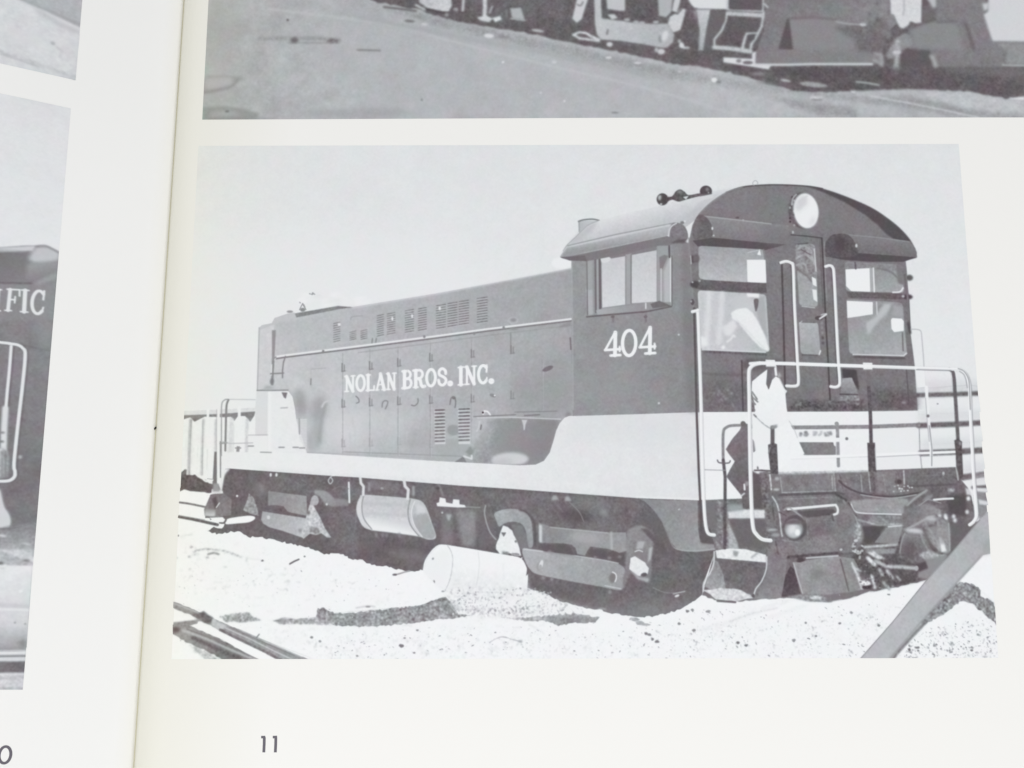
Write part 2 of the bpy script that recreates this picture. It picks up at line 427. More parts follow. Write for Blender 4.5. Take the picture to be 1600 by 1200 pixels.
# battery box on the running board
BOX = [(741, 654), (770, 653), (869, 655), (876, 657), (869, 673), (865, 688), (859, 707), (850, 720), (837, 726), (812, 727), (735, 722), (712, 721), (725, 713), (734, 705), (739, 690), (744, 672)]
P(BOX, (186, (742, 672), 158, (775, 690)), soft=1.4, tex=(2.5, 2, 2)); P([(778, 657), (869, 656), (874, 660), (868, 675), (864, 690), (857, 708), (848, 720), (836, 725), (790, 724), (772, 700)], (158, (780, 680), 146, (860, 700)), soft=5)
P([(735, 662), (750, 656), (760, 660), (748, 680), (738, 700)], 190, soft=3, alpha=.7)
L([(745, 653), (800, 652), (876, 655)], 1.6, 206, soft=.6)
L([(749, 659), (748, 668), (745, 674)], 2.4, 200, soft=.6); L([(752, 664), (751, 671)], 1.8, 130, soft=.5)
P([(815, 656), (824, 656), (821, 664), (820, 672), (818, 672), (817.5, 664)], 200, soft=.5)
E(797, 718, 29, 11, 204, -2, soft=2); E(785, 722, 16, 6, 196, soft=3); P([(764, 726), (832, 726), (830, 729), (764, 729)], 150, soft=1)
P([(710, 722), (724, 713), (729, 722)], 142, soft=.4); P([(727, 707), (735, 697), (741, 706), (736, 712)], 158, soft=1.2); L([(725, 713), (737, 717), (737, 712)], 3, 210, soft=.6)
L([(755, 647), (757, 642), (762, 643), (766, 648)], 2.4, 226, soft=.4); E(754.6, 644.6, 1.6, 1.6, 80)
E(888, 648, 5, 4, 140, soft=2); P(ell_pts(912, 648, 14, 8, 0, a0=180, a1=360), 150, soft=1.6)
part('main', 'battery_box', BOX, 'dark box set against the curve of the pale stripe')

# pale running board and stripe
STRIPE = [(346, 707), (419, 706), (480, 708), (500, 709), (612, 717), (712, 722), (812, 727), (837, 726), (850, 720), (859, 707), (865, 688), (869, 673), (874, 662), (882, 653), (889, 650), (1000, 647), (1087, 643.5), (1091, 782), (996, 778.5), (880, 770), (800, 764), (720, 759), (558, 746), (500, 742.5), (357, 732), (346, 733)]
P(STRIPE, (224, (500, 720), 216, (1090, 700)), tex=(.5, .8, 1))
P([(890, 650), (1087, 644), (1088, 690), (880, 690)], 213, soft=14, alpha=.6)
L([(358, 731), (558, 745), (800, 762), (1000, 777), (1090, 780)], 2, 229, soft=1, alpha=.7)
part('main', 'running_board', STRIPE, 'pale stripe rising in a curve to the cab')
# sand box at the far end
P([(401, 611), (450, 610.5), (457, 620), (461, 638), (463, 656), (468, 684), (478, 706), (419, 707), (399, 707), (399, 636)], 222, tex=(.6, .8))
P([(401, 612), (419, 612), (418, 707), (399, 706), (399, 637)], 213, soft=.5)
L([(421.5, 612), (421, 706)], 4, 228, soft=1.2); L([(402, 610), (427, 610), (450, 609.6)], 2.2, 158, soft=.5); E(420, 606, 8, 3, 178, soft=2)
P([(440, 613), (449, 613.5), (446.5, 623), (443.5, 621)], 135, soft=.4); L([(439, 637.5), (449, 637)], 2, 185, soft=.6)
L([(388, 680), (418, 679.5)], 1.4, 185, soft=.4); P([(388, 681), (418, 681), (418, 706), (390, 706)], 224, soft=.5)
for x, y in ((392, 697), (440, 699), (462, 699), (472, 700), (372, 700)): L([(x - 4, y), (x + 4, y)], 2, 160, soft=.6)
L([(407, 706.6), (424, 707)], 1.5, 160, soft=.5); P([(370, 697), (375, 697), (374, 706), (369, 706)], 160, soft=.5)
part('main', 'sand_box', [(401, 611), (450, 610.5), (457, 620), (461, 638), (463, 656), (468, 684), (478, 706), (419, 707), (399, 707), (399, 636)], 'pale box at the far end of the hood')
# far end railings
L([(352, 624), (399, 624.5)], 1.4, 192, soft=.4)
L(smooth([(346, 712), (346, 660), (346.5, 632), (351, 625), (356, 624)]), 1.8, 170, soft=.4)
L(smooth([(352, 704), (353, 660), (354, 634), (357, 625)]), 3, 145, soft=.5)
L([(341.5, 638), (341, 690), (341, 742), (344, 750)], 4.6, 226, soft=.4); L([(344.5, 690), (344.6, 746)], 1.6, 140, soft=.4); L([(338.6, 640), (338, 740)], 1, 180, soft=.4)
L([(325, 640), (324.5, 700)], 4, 228, soft=.5); L([(374, 636), (373.5, 695)], 4.5, 228, soft=.6)
L([(346, 690), (360, 693), (395, 692)], 1.6, 190, soft=.4); L([(344, 693), (354, 692)], 2.2, 165, soft=.4)
P([(335, 706), (338.5, 706), (339, 760), (332, 757)], 130, soft=.5)
L(smooth([(313, 744), (322, 752), (332, 750)]), 3, 226, soft=.5); L([(324, 748), (333, 749)], 1, 165)
part_multi('main', 'handrail', [([(341.5, 638), (341, 690), (341, 742), (344, 750)], 4.6), ([(352, 700), (353, 660), (354, 634)], 3)], 'rail posts at the far end steps')

# underframe in shadow
UNDER = [(352, 733), (357.5, 732), (500, 742.5), (558, 746), (720, 759), (800, 764), (880, 770), (996, 778.5), (1091, 782), (1098, 781), (1118, 860), (1100, 909), (1097, 929)]
GE = [(1086, 939), (1067, 950), (1043, 959), (1011, 964), (974, 962), (936, 953), (907, 948), (877, 940), (851, 927), (824, 920), (815, 872), (700, 853), (675, 862), (661, 891), (640, 893), (622, 890), (605, 885), (581, 882.5), (566, 875), (552, 874), (532, 865), (507, 865), (479, 855), (455, 850), (429, 844), (406, 839), (387, 839), (376, 829), (339, 834), (322, 829), (338, 823), (346, 826), (352, 820), (340, 815), (320, 808), (321, 796), (329, 774), (346, 768)]
GR = rough(GE, 1.5, 3.5, closed=False)
UPOLY = UNDER + GR
P(UPOLY, 117, tex=(2.4, 1.8, 2)); 
P([(400, 742), (700, 765), (1000, 790), (1000, 850), (700, 810), (400, 765)], 128, soft=9, alpha=.55, tex=(3, 3, 3))
P([(560, 845), (680, 850), (760, 850), (820, 900), (1000, 960), (900, 940), (700, 880), (560, 870)], 108, soft=5, alpha=.6)
E(640, 868, 36, 8, 135, 8, soft=5, alpha=.7); E(560, 850, 30, 10, 124, 0, soft=8, alpha=.5)
part('main', 'underframe', UNDER + GE, 'dark shaded frame beneath the stripe')
# far step
P([(329, 773), (348, 769), (362, 780), (361, 805), (338, 808), (320, 806), (319, 796)], (130, (340, 772), 142, (340, 800)), soft=.4, tex=(3,))
P([(320, 795), (337, 796), (336, 807), (320, 806)], (160, (320, 796), 205, (320, 806)), soft=.7); P([(337, 775), (342, 790), (336, 796), (331, 780)], 105, soft=.8)
L([(338, 793), (343, 786)], 1.6, 225, soft=.3); P([(331, 764), (348, 767), (349, 771), (330, 772)], 218, soft=.6); P([(334, 755), (342, 756), (344, 768), (332, 768)], 165, soft=.8)
L(smooth([(357, 733), (350, 742), (347, 755), (345, 768)]), 3.4, 212, soft=.7)
P([(346, 733), (356, 733), (350, 742), (346, 758)], 222, soft=.4)
part('main', 'step', [(329, 773), (348, 769), (362, 780), (361, 805), (338, 808), (320, 806), (319, 796)], 'dark step at the far corner')
P(smooth([(354, 814), (358, 810), (385, 806), (397, 807), (398, 811), (389, 816), (370, 818), (353, 819)], 4, True), 236, soft=.3)
P([(327, 809), (348, 808), (352, 812), (349, 816), (336, 816)], 234, soft=.5)
E(370.5, 775, 1.8, 1.8, 225, soft=.3)
# left truck
P([(419, 767), (440, 770), (479, 775), (480, 806), (455, 801), (449, 799), (443, 791), (430, 789), (419, 790)], (152, (430, 770), 166, (470, 780)), soft=.6, tex=(2.5, 2))
P([(380, 797), (386, 782), (389, 771), (396, 777), (402, 794), (404, 806), (392, 803)], 168, soft=.5, tex=(11, 3))
E(407, 765, 11, 11, 128, soft=3); P([(404, 756), (412, 758), (414, 770), (407, 768)], 142, soft=1.5)
P([(408, 812), (410, 799), (480, 810), (476, 838), (472, 840), (440, 829), (421, 824), (411, 818)], (176, (415, 810), 190, (470, 825)), soft=.4, tex=(2, 1.5))
E(419.5, 808.5, 2.6, 3, 206, soft=.6); E(469, 829, 3, 3, 160, soft=.8)
P(smooth([(485, 784), (488, 776), (494, 774), (498, 781), (496, 788), (490, 790), (485, 790)], 4, True), 182, soft=.6, tex=(3,))
P([(478, 808), (484, 788), (490, 790), (500, 808), (508, 826), (518, 840), (511, 840), (502, 833), (494, 836), (484, 834), (474, 842), (471, 838)], 196, soft=.6, tex=(9, 4))
E(482, 801, 3, 3, 130, soft=.8); P([(486, 822), (498, 826), (500, 834), (484, 832)], 150, soft=1.2, tex=(10,))
P([(491, 766), (505, 766), (514, 770), (523, 779), (545, 781), (545, 790), (520, 792), (508, 788), (500, 776), (492, 772)], (170, (495, 768), 145, (540, 785)), soft=.8, tex=(2,))
E(510.5, 788, 1.8, 2, 205, soft=.4); L(smooth([(552, 840), (556, 815), (556, 800)]), 1.5, 140, soft=.6)
P([(515, 800), (556, 795), (560, 860), (520, 855)], 128, soft=5, alpha=.7, tex=(3, 2))
for x in (423, 432): E(x, 742, 1.8, 3, 215, soft=.4)
L(smooth([(522, 742), (517, 745), (513, 751), (516, 756), (520, 751), (517, 746)]), 1.5, 205, soft=.3); E(521, 742.5, 2.5, 1.5, 225)
L([(545, 754), (546, 785)], 2.8, 222, soft=.3)
L(smooth([(460, 752), (470, 758), (480, 756), (472, 750)]), 1, 140, soft=.5); L(smooth([(520, 765), (532, 760), (545, 764)]), 1, 140, soft=.5)
part('main', 'wheel_truck', [(380, 797), (389, 771), (407, 756), (419, 767), (479, 775), (491, 766), (514, 770), (523, 779), (545, 790), (508, 788), (518, 840), (472, 840), (421, 824), (404, 806)], 'far truck with pale side beam')
# fuel tank between the trucks
TANK = smooth([(562, 777), (567, 773), (600, 775), (635, 778), (650, 780), (661, 785), (669, 800), (675, 818), (681, 836), (679, 842), (668, 843), (654, 838), (620, 833), (579, 828), (566, 821), (558, 803), (557, 791)], 3, True)
P(TANK, (196, (615, 776), 205, (608, 812)), soft=.4, tex=(1.5, 1.2))
P([(569, 808), (640, 815), (652, 826), (656, 838), (620, 833), (580, 828), (574, 822)], (206, (610, 812), 226, (606, 828)), soft=1.2)
P([(645, 786), (662, 788), (681, 836), (676, 843), (660, 840), (650, 826), (643, 806)], (192, (650, 790), 172, (672, 812)), soft=.8, tex=(2,))
P([(645, 806), (668, 806), (680, 838), (662, 840), (650, 826)], 176, soft=1.5, alpha=.8); P([(650, 786), (662, 790), (668, 802), (650, 803)], 206, soft=1.5)
P([(558, 790), (561, 780), (567, 776), (565, 792), (568, 812), (576, 825), (566, 820), (558, 804)], 210, soft=1)
L(smooth([(568.5, 773.5), (565.5, 790), (568.5, 810), (581, 827)]), 1.6, 158, soft=.5)
L(smooth([(641, 780), (637.5, 799), (641.5, 820), (655, 838)]), 1.8, 158, soft=.5); L(smooth([(648, 783), (643, 799), (647, 820), (660, 839)]), 1.2, 222, soft=.6)
P([(567, 784), (640, 788), (640, 792), (567, 789)], 188, soft=1.6, alpha=.6); L([(567, 802), (640, 806)], 3, 188, soft=2, alpha=.7)
L([(563, 747), (564, 755), (568, 760), (567.5, 773)], 4.2, 214, soft=.6); L([(631, 749), (633, 760), (638, 765), (637, 779)], 4.6, 214, soft=.6)
L([(577, 755), (576.5, 766)], 3, 165, soft=.8); L([(646, 761), (646, 773)], 4, 170, soft=1); E(597, 763, 2.5, 1.8, 205, soft=.5)
P([(572, 752), (626, 756), (624, 768), (580, 764)], 138, soft=2, alpha=.6, tex=(3, 3))
part('main', 'fuel_tank', TANK, 'pale cylindrical tank between the trucks')
for x in (588, 598, 604, 624): E(x, 836, 2.4, 4, 150, soft=1, alpha=.7)
P([(682, 786), (686, 785), (687, 777), (696, 779), (697, 785), (707, 787), (708, 780), (718, 781), (718, 788), (726, 789), (729, 793), (715, 793), (683, 791)], 226, soft=.4)
L([(728, 792), (750, 793)], 1.6, 160, soft=.5); L([(686, 758), (692, 774)], 3, 150, soft=1); E(684, 763, 3, 2.4, 95, soft=.7)
P([(690, 800), (706, 800), (708, 852), (690, 850)], 138, soft=3, alpha=.8); P([(712, 796), (744, 798), (742, 854), (722, 852)], (152, (712, 800), 160, (742, 800)), soft=3, tex=(2, 2), alpha=.8)
P([(744, 800), (762, 800), (772, 850), (750, 856)], 122, soft=2, alpha=.8)
E(691, 801, 1.6, 1.6, 200, soft=.4); P([(697, 803), (706, 804), (702, 814), (699, 812)], 178, soft=1)
# near truck
P([(745, 768), (990, 782), (1000, 792), (760, 780)], 132, soft=5, alpha=.6, tex=(3, 4)); P([(757, 790), (768, 778), (790, 772), (960, 790), (1000, 800), (980, 826), (860, 818), (800, 800), (770, 806)], 122, soft=4, alpha=.6, tex=(3, 3, 2))
L(smooth([(759, 790), (757, 800), (760, 816), (766, 832), (775, 843)]), 2, 172, soft=.5)
P(smooth([(772, 803), (780, 798), (795, 795), (814, 797), (824, 803), (830, 815), (832, 830), (833, 852), (826, 856), (823, 842), (821, 828), (814, 818), (800, 815), (788, 818), (780, 823), (775, 812)], 3, True), (176, (780, 800), 160, (830, 850)), soft=.6, tex=(2.5, 2))
L(smooth([(812, 797), (822, 800), (833, 812), (836, 830), (836, 850)]), 3, 104, soft=.8)
P([(800, 820), (814, 820), (823, 836), (826, 856), (812, 860), (804, 840)], 138, soft=1.2, alpha=.8)
P(rough([(786, 821), (793, 823), (801, 829), (806, 842), (812, 856), (815, 868), (804, 867), (792, 863), (782, 866), (774, 858), (779, 840)], .8, 5), 224, soft=.4, tex=(3,))
P([(783, 832), (791, 832), (787, 839)], 130, soft=.5); E(806, 846, 2, 2, 150, soft=.5); E(790, 864, 6, 2.4, 150, 10, soft=.8, tex=(10,)); E(805, 866, 7, 1.8, 160, 5, soft=.6, tex=(10,))
BEAM = [(842, 817), (862, 823), (952, 832), (978, 832), (981, 860), (968, 864), (956, 859), (946, 857), (922, 854), (917, 862), (914, 868), (902, 866), (899, 856), (893, 851), (881, 849), (843, 848)]
P(BEAM, (150, (860, 820), 162, (940, 850)), soft=.5, tex=(2, 1.5)); E(870, 835, 9, 9, 148, soft=3); E(915, 840, 26, 9, 174, 5, soft=5)
P([(842, 819), (847, 821), (847, 848), (842, 847)], 205, soft=.8); L([(859, 826), (860, 848)], 2, 148, soft=1, alpha=.7); L([(955, 832), (956, 858)], 3.4, 182, soft=.7); L([(860, 824), (950, 833)], 1.4, 182, soft=.5)
EQ = smooth([(816, 858), (832, 858), (880, 866), (945, 876), (966, 881), (977, 890), (975, 905), (971, 922), (940, 917), (880, 906), (842, 898), (829, 891), (820, 876)], 3, True)
P(EQ, (178, (830, 870), 166, (960, 900)), soft=.4, tex=(1.8, 1.5, 1.5)); L([(818, 858), (880, 865.5), (945, 875.5), (966, 880)], 1.4, 204, soft=.4); L([(945, 915), (970, 920)], 1.4, 202, soft=.5)
E(843.5, 884, 5, 8, 168, 15, soft=.5); E(845.5, 882, 3, 7, 212, 15, soft=.5); E(844, 886, 2.6, 4, 176, 15, soft=.4)
E(957, 903, 5.5, 8, 135, 10, soft=.8); L(smooth([(957, 894), (962, 897), (963, 903), (961, 909)]), 1.6, 228, soft=.3)
P([(842, 851), (878, 851), (890, 854), (898, 868), (850, 862)], 108, soft=1); P([(918, 868), (924, 857), (944, 859), (954, 864), (976, 866), (974, 880), (944, 873)], 108, soft=1)
for x, y in ((862, 864), (858, 862), (930, 871), (952, 872), (968, 870)): E(x, y, 3, 2, 160, soft=.8, alpha=.7)
for x, y in ((849, 903), (862, 905), (953, 925)): E(x, y, 2.6, 3, 150, soft=1)
PED = smooth([(979, 834), (988, 824), (1000, 821), (1012, 826), (1021, 835), (1022, 846), (1019, 862), (1016, 908), (1000, 902), (986, 895), (978, 910), (973, 921), (974, 900), (978, 882)], 3, True)
P(PED, (152, (985, 830), 140, (1010, 890)), soft=.7, tex=(2.5, 2)); P([(996, 846), (1008, 846), (1004, 858), (994, 858)], 182, soft=1)
P([(1001, 826), (1012, 826), (1024, 838), (1036, 850), (1044, 870), (1036, 868), (1024, 850), (1010, 836)], 112, soft=1.2)
P(rough([(985, 872), (992, 869), (1000, 874), (1008, 879), (1014, 888), (1012, 897), (1003, 900), (996, 900), (990, 895), (983, 889)], .6, 5), 220, soft=.5, tex=(2,))
P([(990, 860), (1002, 861), (1012, 866), (1007, 874), (998, 870)], 142, soft=.6); L(smooth([(992, 862), (998, 860), (1004, 862)]), 1.6, 215, soft=.4); E(1006, 898, 5, 3, 110, -15, soft=.6)
P([(1014, 856), (1020, 854), (1017, 874), (1012, 880)], 185, soft=.8); P([(984, 890), (1000, 902), (1014, 903), (1013, 910), (996, 905)], 178, soft=.8)
L(smooth([(1020, 918), (1040, 926), (1060, 926), (1070, 924)]), 1, 150, soft=.5); E(1058, 931, 4, 1.8, 215, -20, soft=.4); L([(1052, 928), (1070, 924)], 1.4, 190, soft=.4)
P([(942, 799), (950, 799), (952, 808), (944, 808)], 140, soft=3); P([(864, 774), (870, 774), (873, 781), (861, 782)], 172, soft=.7); P([(884, 775), (889, 776), (893, 783), (882, 783)], 176, soft=.7); E(930, 788, 30, 8, 132, 8, soft=5, tex=(2, 3)); E(900, 806, 26, 9, 106, 10, soft=5); E(943, 800, 6, 5, 155, soft=3)
L(smooth([(890, 785), (905, 800), (912, 815)]), 1.2, 150, soft=.6); L(smooth([(866, 785), (880, 800)]), 1.2, 140, soft=.8)
part('main', 'wheel_truck', [(759, 790), (795, 792), (824, 800), (838, 816), (862, 822), (978, 831), (1000, 820), (1022, 836), (1020, 862), (1016, 909), (1000, 903), (971, 923), (829, 892), (815, 868), (774, 858), (760, 816)], 'near truck with bright journal boxes')
part('main', 'side_beam', EQ, 'pale bolted beam low on the near truck')
# curved skirt under the cab
SK = smooth([(996, 779), (1040, 781), (1090, 782)], 3) + [(1091, 828), (1094, 847), (1118, 850), (1117, 859), (1086, 862), (1068, 861), (1058, 858), (1047, 847), (1036, 819), (1022, 798), (1007, 783)]
P(SK, (150, (1010, 785), 162, (1070, 850)), soft=.4, tex=(2, 1.5, 2)); L(smooth([(1036, 819), (1047, 847), (1058, 858), (1086, 861), (1117, 858)]), 1.8, 178, soft=.6)
P([(1092, 826), (1097, 822), (1118, 822), (1118, 851), (1096, 849)], 108, soft=.8)
P(smooth([(1022, 799), (1036, 819), (1048, 848), (1056, 862), (1046, 858), (1030, 835), (1010, 818), (1006, 812)]), 116, soft=1)
E(1061, 796, 2, 1, 205, -30, soft=.4)
part('main', 'cab_skirt', SK, 'grey curved skirt below the cab')

# cab side
CS = [(893, 403), (1066, 376), (1076, 380), (1080, 440), (1084, 500), (1087, 600), (1088, 644), (1000, 647), (895, 650)]
P(CS, (160, (900, 500), 151, (1080, 520)), tex=(1.2, 1.3, 1.8))
P([(1066, 376), (1076, 380), (1084, 500), (1088, 644), (1074, 644), (1066, 500)], 136, soft=4, alpha=.7)
E(950, 600, 60, 30, 164, soft=18, alpha=.5); L([(893.5, 408), (894.5, 500), (895.5, 640)], 1.8, 178, soft=.5, alpha=.8)
part('main', 'cab_side', CS, 'grey cab wall with the number')
# side window
P([(914, 404), (1049, 380), (1049, 478), (918, 494)], 158, soft=.5)
P([(916, 452), (926, 452), (927, 492), (919, 493)], 182, soft=.8); P([(917, 408), (926, 406), (926, 452), (917, 452)], 172, soft=.8)
L([(917, 408), (917.5, 440), (918, 492)], 1.2, 120, soft=.4); L([(930, 402), (931, 488)], 2.6, 122, soft=.5); L([(937, 396), (938, 482)], 3.6, 116, soft=.5); L([(933.6, 404), (934, 484)], 1.4, 182, soft=.4)
P([(940, 407), (952, 403), (977, 398), (977, 476), (941, 481)], (202, (950, 410), 210, (960, 475)), soft=.3, tex=(1,))
P([(987, 397), (1026, 389), (1026, 471.5), (986, 474)], (200, (1000, 400), 208, (1000, 470)), soft=.3, tex=(1,))
P([(940, 394), (1026, 378), (1026, 391), (987, 398.5), (955, 404), (951, 400), (946, 397), (940, 396)], 142, soft=.5); P(smooth([(939, 396), (947, 396), (952, 401), (953, 408), (940, 410)], 3, True), 212, soft=.4)
P([(977, 398), (987, 396), (986.5, 475), (977, 476)], 172, soft=.4); L([(986, 398), (986, 474)], 1.6, 135, soft=.4); L([(978, 400), (978, 476)], 1, 150, soft=.4)
P([(1027, 384), (1048, 380), (1048, 474), (1027, 476)], 168, soft=.4); P([(1030, 402), (1038, 398), (1044, 400), (1035, 421), (1031, 420)], 142, soft=.6); L([(1033, 420), (1033, 472)], 2, 200, soft=.4)
P([(1037, 425), (1047, 400), (1047.5, 474), (1038, 476)], 188, soft=1); L([(1047.6, 402), (1047.8, 478)], 1.6, 226, soft=.3); L([(1045.5, 382), (1046, 402)], 3, 110, soft=.5); L([(1050, 400), (1050, 478)], 1.2, 122, soft=.4)
P([(931, 485), (942, 482), (1026, 472), (1048, 472), (1049, 478), (1030, 483), (934, 493)], (178, (940, 484), 160, (1000, 480)), soft=.4); P([(1016, 475), (1030, 470), (1040, 474), (1049, 478), (1020, 482)], 122, soft=.6); L([(1009, 474), (1009, 482)], 2, 220, soft=.5)
L([(917, 495), (950, 492), (1010, 487), (1049, 479)], 2.6, 116, soft=.5)
for x in (958, 1009): L([(x, 492), (x, 503)], 2.6, 128, soft=.7); E(x - .5, 495, 3, 2, 122, soft=.6)
part('main', 'cab_window', [(916, 407), (1049, 382), (1049, 480), (918, 495)], 'side window with two panes')
part('main', 'window_pane', [(940, 407), (952, 403), (977, 398), (977, 476), (941, 481)])
part('main', 'window_pane', [(987, 397), (1026, 389), (1026, 471.5), (986, 474)])
# roof
ROOF = [(875, 402), (886, 382.5), (899, 371), (905, 364), (918, 352.5), (935, 345), (980, 334), (1029, 322.5), (1057, 315), (1100, 304), (1122, 298), (1160, 292.5), (1135, 301), (1110, 317.5), (1092, 335), (1088, 342), (1070, 356), (1050, 366), (972.5, 382.5), (912.5, 395), (895, 400)]
P([(904, 345), (936, 345), (935, 360), (905, 368)], (186, (905, 350), 206, (934, 350)), soft=.4); L(smooth([(904, 346), (912, 343.5), (926, 342.5), (936, 344.5)]), 2.4, 140, soft=.5); L(smooth([(908, 348), (920, 346.5), (933, 347)]), 1.6, 196, soft=.5)
L([(904.5, 346), (905, 362)], 1.2, 160, soft=.4)
part('main', 'exhaust_stack', [(904, 344), (920, 342), (936, 344.5), (935, 352), (905, 364)], 'short grey stack behind the cab')
P(ROOF, (217, (980, 332), 194, (990, 365)), soft=.4, tex=(.8, 1))
P([(1092, 335), (1110, 318), (1135, 301), (1160, 292), (1122, 298), (1100, 310), (1070, 340)], (192, (1095, 335), 216, (1150, 296)), soft=3, alpha=.8)
P([(886, 384), (905, 364), (918, 353), (935, 345), (925, 362), (900, 380)], 190, soft=3, alpha=.8)
L(smooth([(880, 392), (886, 383), (900, 370), (918, 352.5), (935, 345)]), 1.2, 175, soft=.4)
L([(887, 384), (960, 367), (1053, 348.5)], 1.6, 158, soft=.5); L([(889, 386.6), (960, 370), (1046, 352)], 2.6, 206, soft=.8)
P([(876, 401), (886, 387), (960, 372), (1045, 354), (1043, 369), (972, 383), (912, 395.5), (893, 402), (880, 404)], (184, (960, 372), 164, (962, 384)), soft=.7, tex=(1.2,))
P([(875, 401.5), (884, 402), (912, 396), (1042, 369), (1072, 374), (1062, 379), (1043, 384), (1030, 384), (945, 403), (917, 408), (891, 407)], 136, soft=.6); P([(875, 402), (900, 400), (914, 399), (917, 408), (890, 407)], 122, soft=.6)
P(smooth([(1049, 351), (1058, 348), (1068, 352), (1074, 362), (1074, 374), (1062, 373), (1045, 369)], 3, True), 138, soft=.6, tex=(3,)); L(smooth([(1045, 369), (1046, 360), (1050, 353), (1057, 349)]), 2, 212, soft=.5)
E(1066, 348, 3, 2.4, 140, soft=.6); E(1070, 346, 1.6, 1.6, 215, soft=.4); P([(1058, 374), (1074, 373), (1070, 380), (1048, 380)], 112, soft=.8)
part('main', 'cab_roof', ROOF, 'pale arched roof')
part('main', 'window_awning', [(876, 401), (886, 387), (960, 372), (1046, 354), (1058, 348), (1074, 362), (1074, 375), (1043, 369), (912, 395.5), (893, 402)], 'long eave over the side window')
# front of the cab
ARCH = [(1092, 335), (1110, 317.5), (1135, 301), (1160, 292.5), (1190, 289.5), (1220, 289), (1260, 291), (1285, 295), (1322, 307.5), (1360, 324), (1385, 340), (1405, 356), (1422, 375), (1432, 395)]
FRONT = smooth(ARCH, 3) + [(1432, 403), (1415, 407), (1417, 425), (1422, 515), (1429, 570), (1434, 642), (1088, 644), (1084, 500), (1080, 440), (1076, 380), (1082, 352)]
P(FRONT, (137, (1150, 320), 130, (1400, 600)), soft=.4, tex=(1.8, 1.5, 2))
P([(1120, 318), (1220, 300), (1300, 310), (1370, 350), (1380, 372), (1300, 362), (1120, 342)], 137, soft=9, alpha=.6)
L(smooth(ARCH[2:8]), 2.6, 104, soft=.6)
P(smooth(ARCH[6:], 4) + [(1428, 402), (1418, 384), (1400, 376), (1385, 366), (1372, 352), (1352, 336), (1318, 315), (1285, 300)], 98, soft=.8)
L(smooth(ARCH[:4]), 2, 150, soft=.6)
L([(1076.5, 372), (1081, 440), (1085, 500), (1088, 560)], 2.4, 150, soft=.5, alpha=.8)
L(smooth([(1178, 290), (1176, 286), (1180, 282), (1184, 285), (1183, 289)]), 1, 175, soft=.3)
part('main', 'cab_front', [p for p in FRONT], 'dark arched end wall of the cab')
# horn
E(1035, 311.5, 9, 9.5, 100, soft=.5); E(1031, 309, 3, 4, 190, soft=1); E(1033, 319, 2, 1.4, 205, soft=.5); E(1038, 312, 5, 6, 92, soft=1.5)
P(smooth([(1042, 308), (1050, 307), (1056, 299), (1063, 296), (1070, 300), (1076, 305), (1094, 302), (1095, 306), (1075, 311), (1062, 315), (1056, 314), (1050, 312), (1042, 315)], 3, True), 108, soft=.5, tex=(6,))
E(1062, 300, 4, 2.5, 140, soft=1); P([(1067, 308), (1076, 306), (1072, 312)], 210, soft=.5); E(1103, 299, 9.5, 9, 98, soft=.5); P([(1092, 304), (1113, 302), (1112, 304), (1094, 308)], 120, soft=.5); E(1105, 296, 2.5, 3, 140, soft=1); E(1107, 301, 1.2, 1.2, 170, soft=.3)
P([(1084, 309), (1114, 303), (1114, 309), (1084, 316)], 210, soft=.6)
part('main', 'air_horn', smooth([(1026, 311), (1035, 302), (1045, 307), (1056, 299), (1070, 300), (1094, 301), (1103, 290), (1113, 302), (1075, 310), (1056, 314), (1037, 321)], 3, True), 'dark horn on the roof')
# headlight
E(1252, 329, 20, 28, 112, -6, soft=1, tex=(5,)); E(1259.5, 330, 21.5, 29, 130, -8, soft=.8)
for i in range(9): E(1236 + random.uniform(-3, 5), 308 + i * 5.5, 1.5, 1.8, random.choice((85, 175)), soft=.4)
L(smooth([(1237, 320), (1239, 310), (1244, 304)]), 2.4, 178, soft=.6)
E(1259.5, 329.5, 19.5, 27.5, 231, -8, soft=.7); E(1252, 318, 9, 14, 204, 30, soft=3.5, alpha=.85); E(1268, 345, 6, 8, 216, 20, soft=3); E(1258, 329, 3, 4, 218, soft=1.5); L([(1248, 316), (1262, 306)], 2, 205, soft=1)
E(1260, 336, 8, 12, 232, soft=4)
part('main', 'headlight', ell_pts(1257, 329.5, 22, 29, -8), 'large bright headlight under the arch')
# awnings over the end windows
P([(1082, 376), (1112, 371), (1200, 379), (1229, 382), (1195, 391), (1140, 390), (1090, 385)], 102, soft=.6)
P([(1100, 337), (1140, 342), (1200, 349), (1232, 352), (1232, 381), (1200, 380), (1113, 371)], (152, (1160, 344), 136, (1160, 376)), soft=.6, tex=(1.5,))
P([(1190, 352), (1235, 355), (1235, 384), (1200, 382)], 132, soft=6, alpha=.6)
L([(1100, 338), (1150, 343.5), (1205, 350)], 1.8, 178, soft=.5); P(smooth([(1085, 374), (1082, 362), (1086, 344), (1093, 335), (1103, 339), (1110, 348), (1113, 358), (1112, 371), (1100, 373)], 3, True), 118, soft=.5, tex=(2.5,))
E(1113, 357, 1.6, 2.4, 215, soft=.4); E(1115, 368, 1.4, 1.4, 205, soft=.4); E(1152, 340, 3, 1.6, 110, soft=.5); E(1161, 344, 1.6, 1.4, 180, soft=.4); E(1088, 355, 3, 14, 132, 8, soft=2.5)
part('main', 'window_awning', [(1085, 374), (1082, 362), (1086, 344), (1093, 335), (1140, 341), (1232, 352), (1230, 382), (1195, 391), (1090, 385)], 'hooded awning over the near end window')
P([(1297, 402), (1340, 395), (1432, 402), (1412, 409), (1360, 409), (1317, 406)], 98, soft=.6)
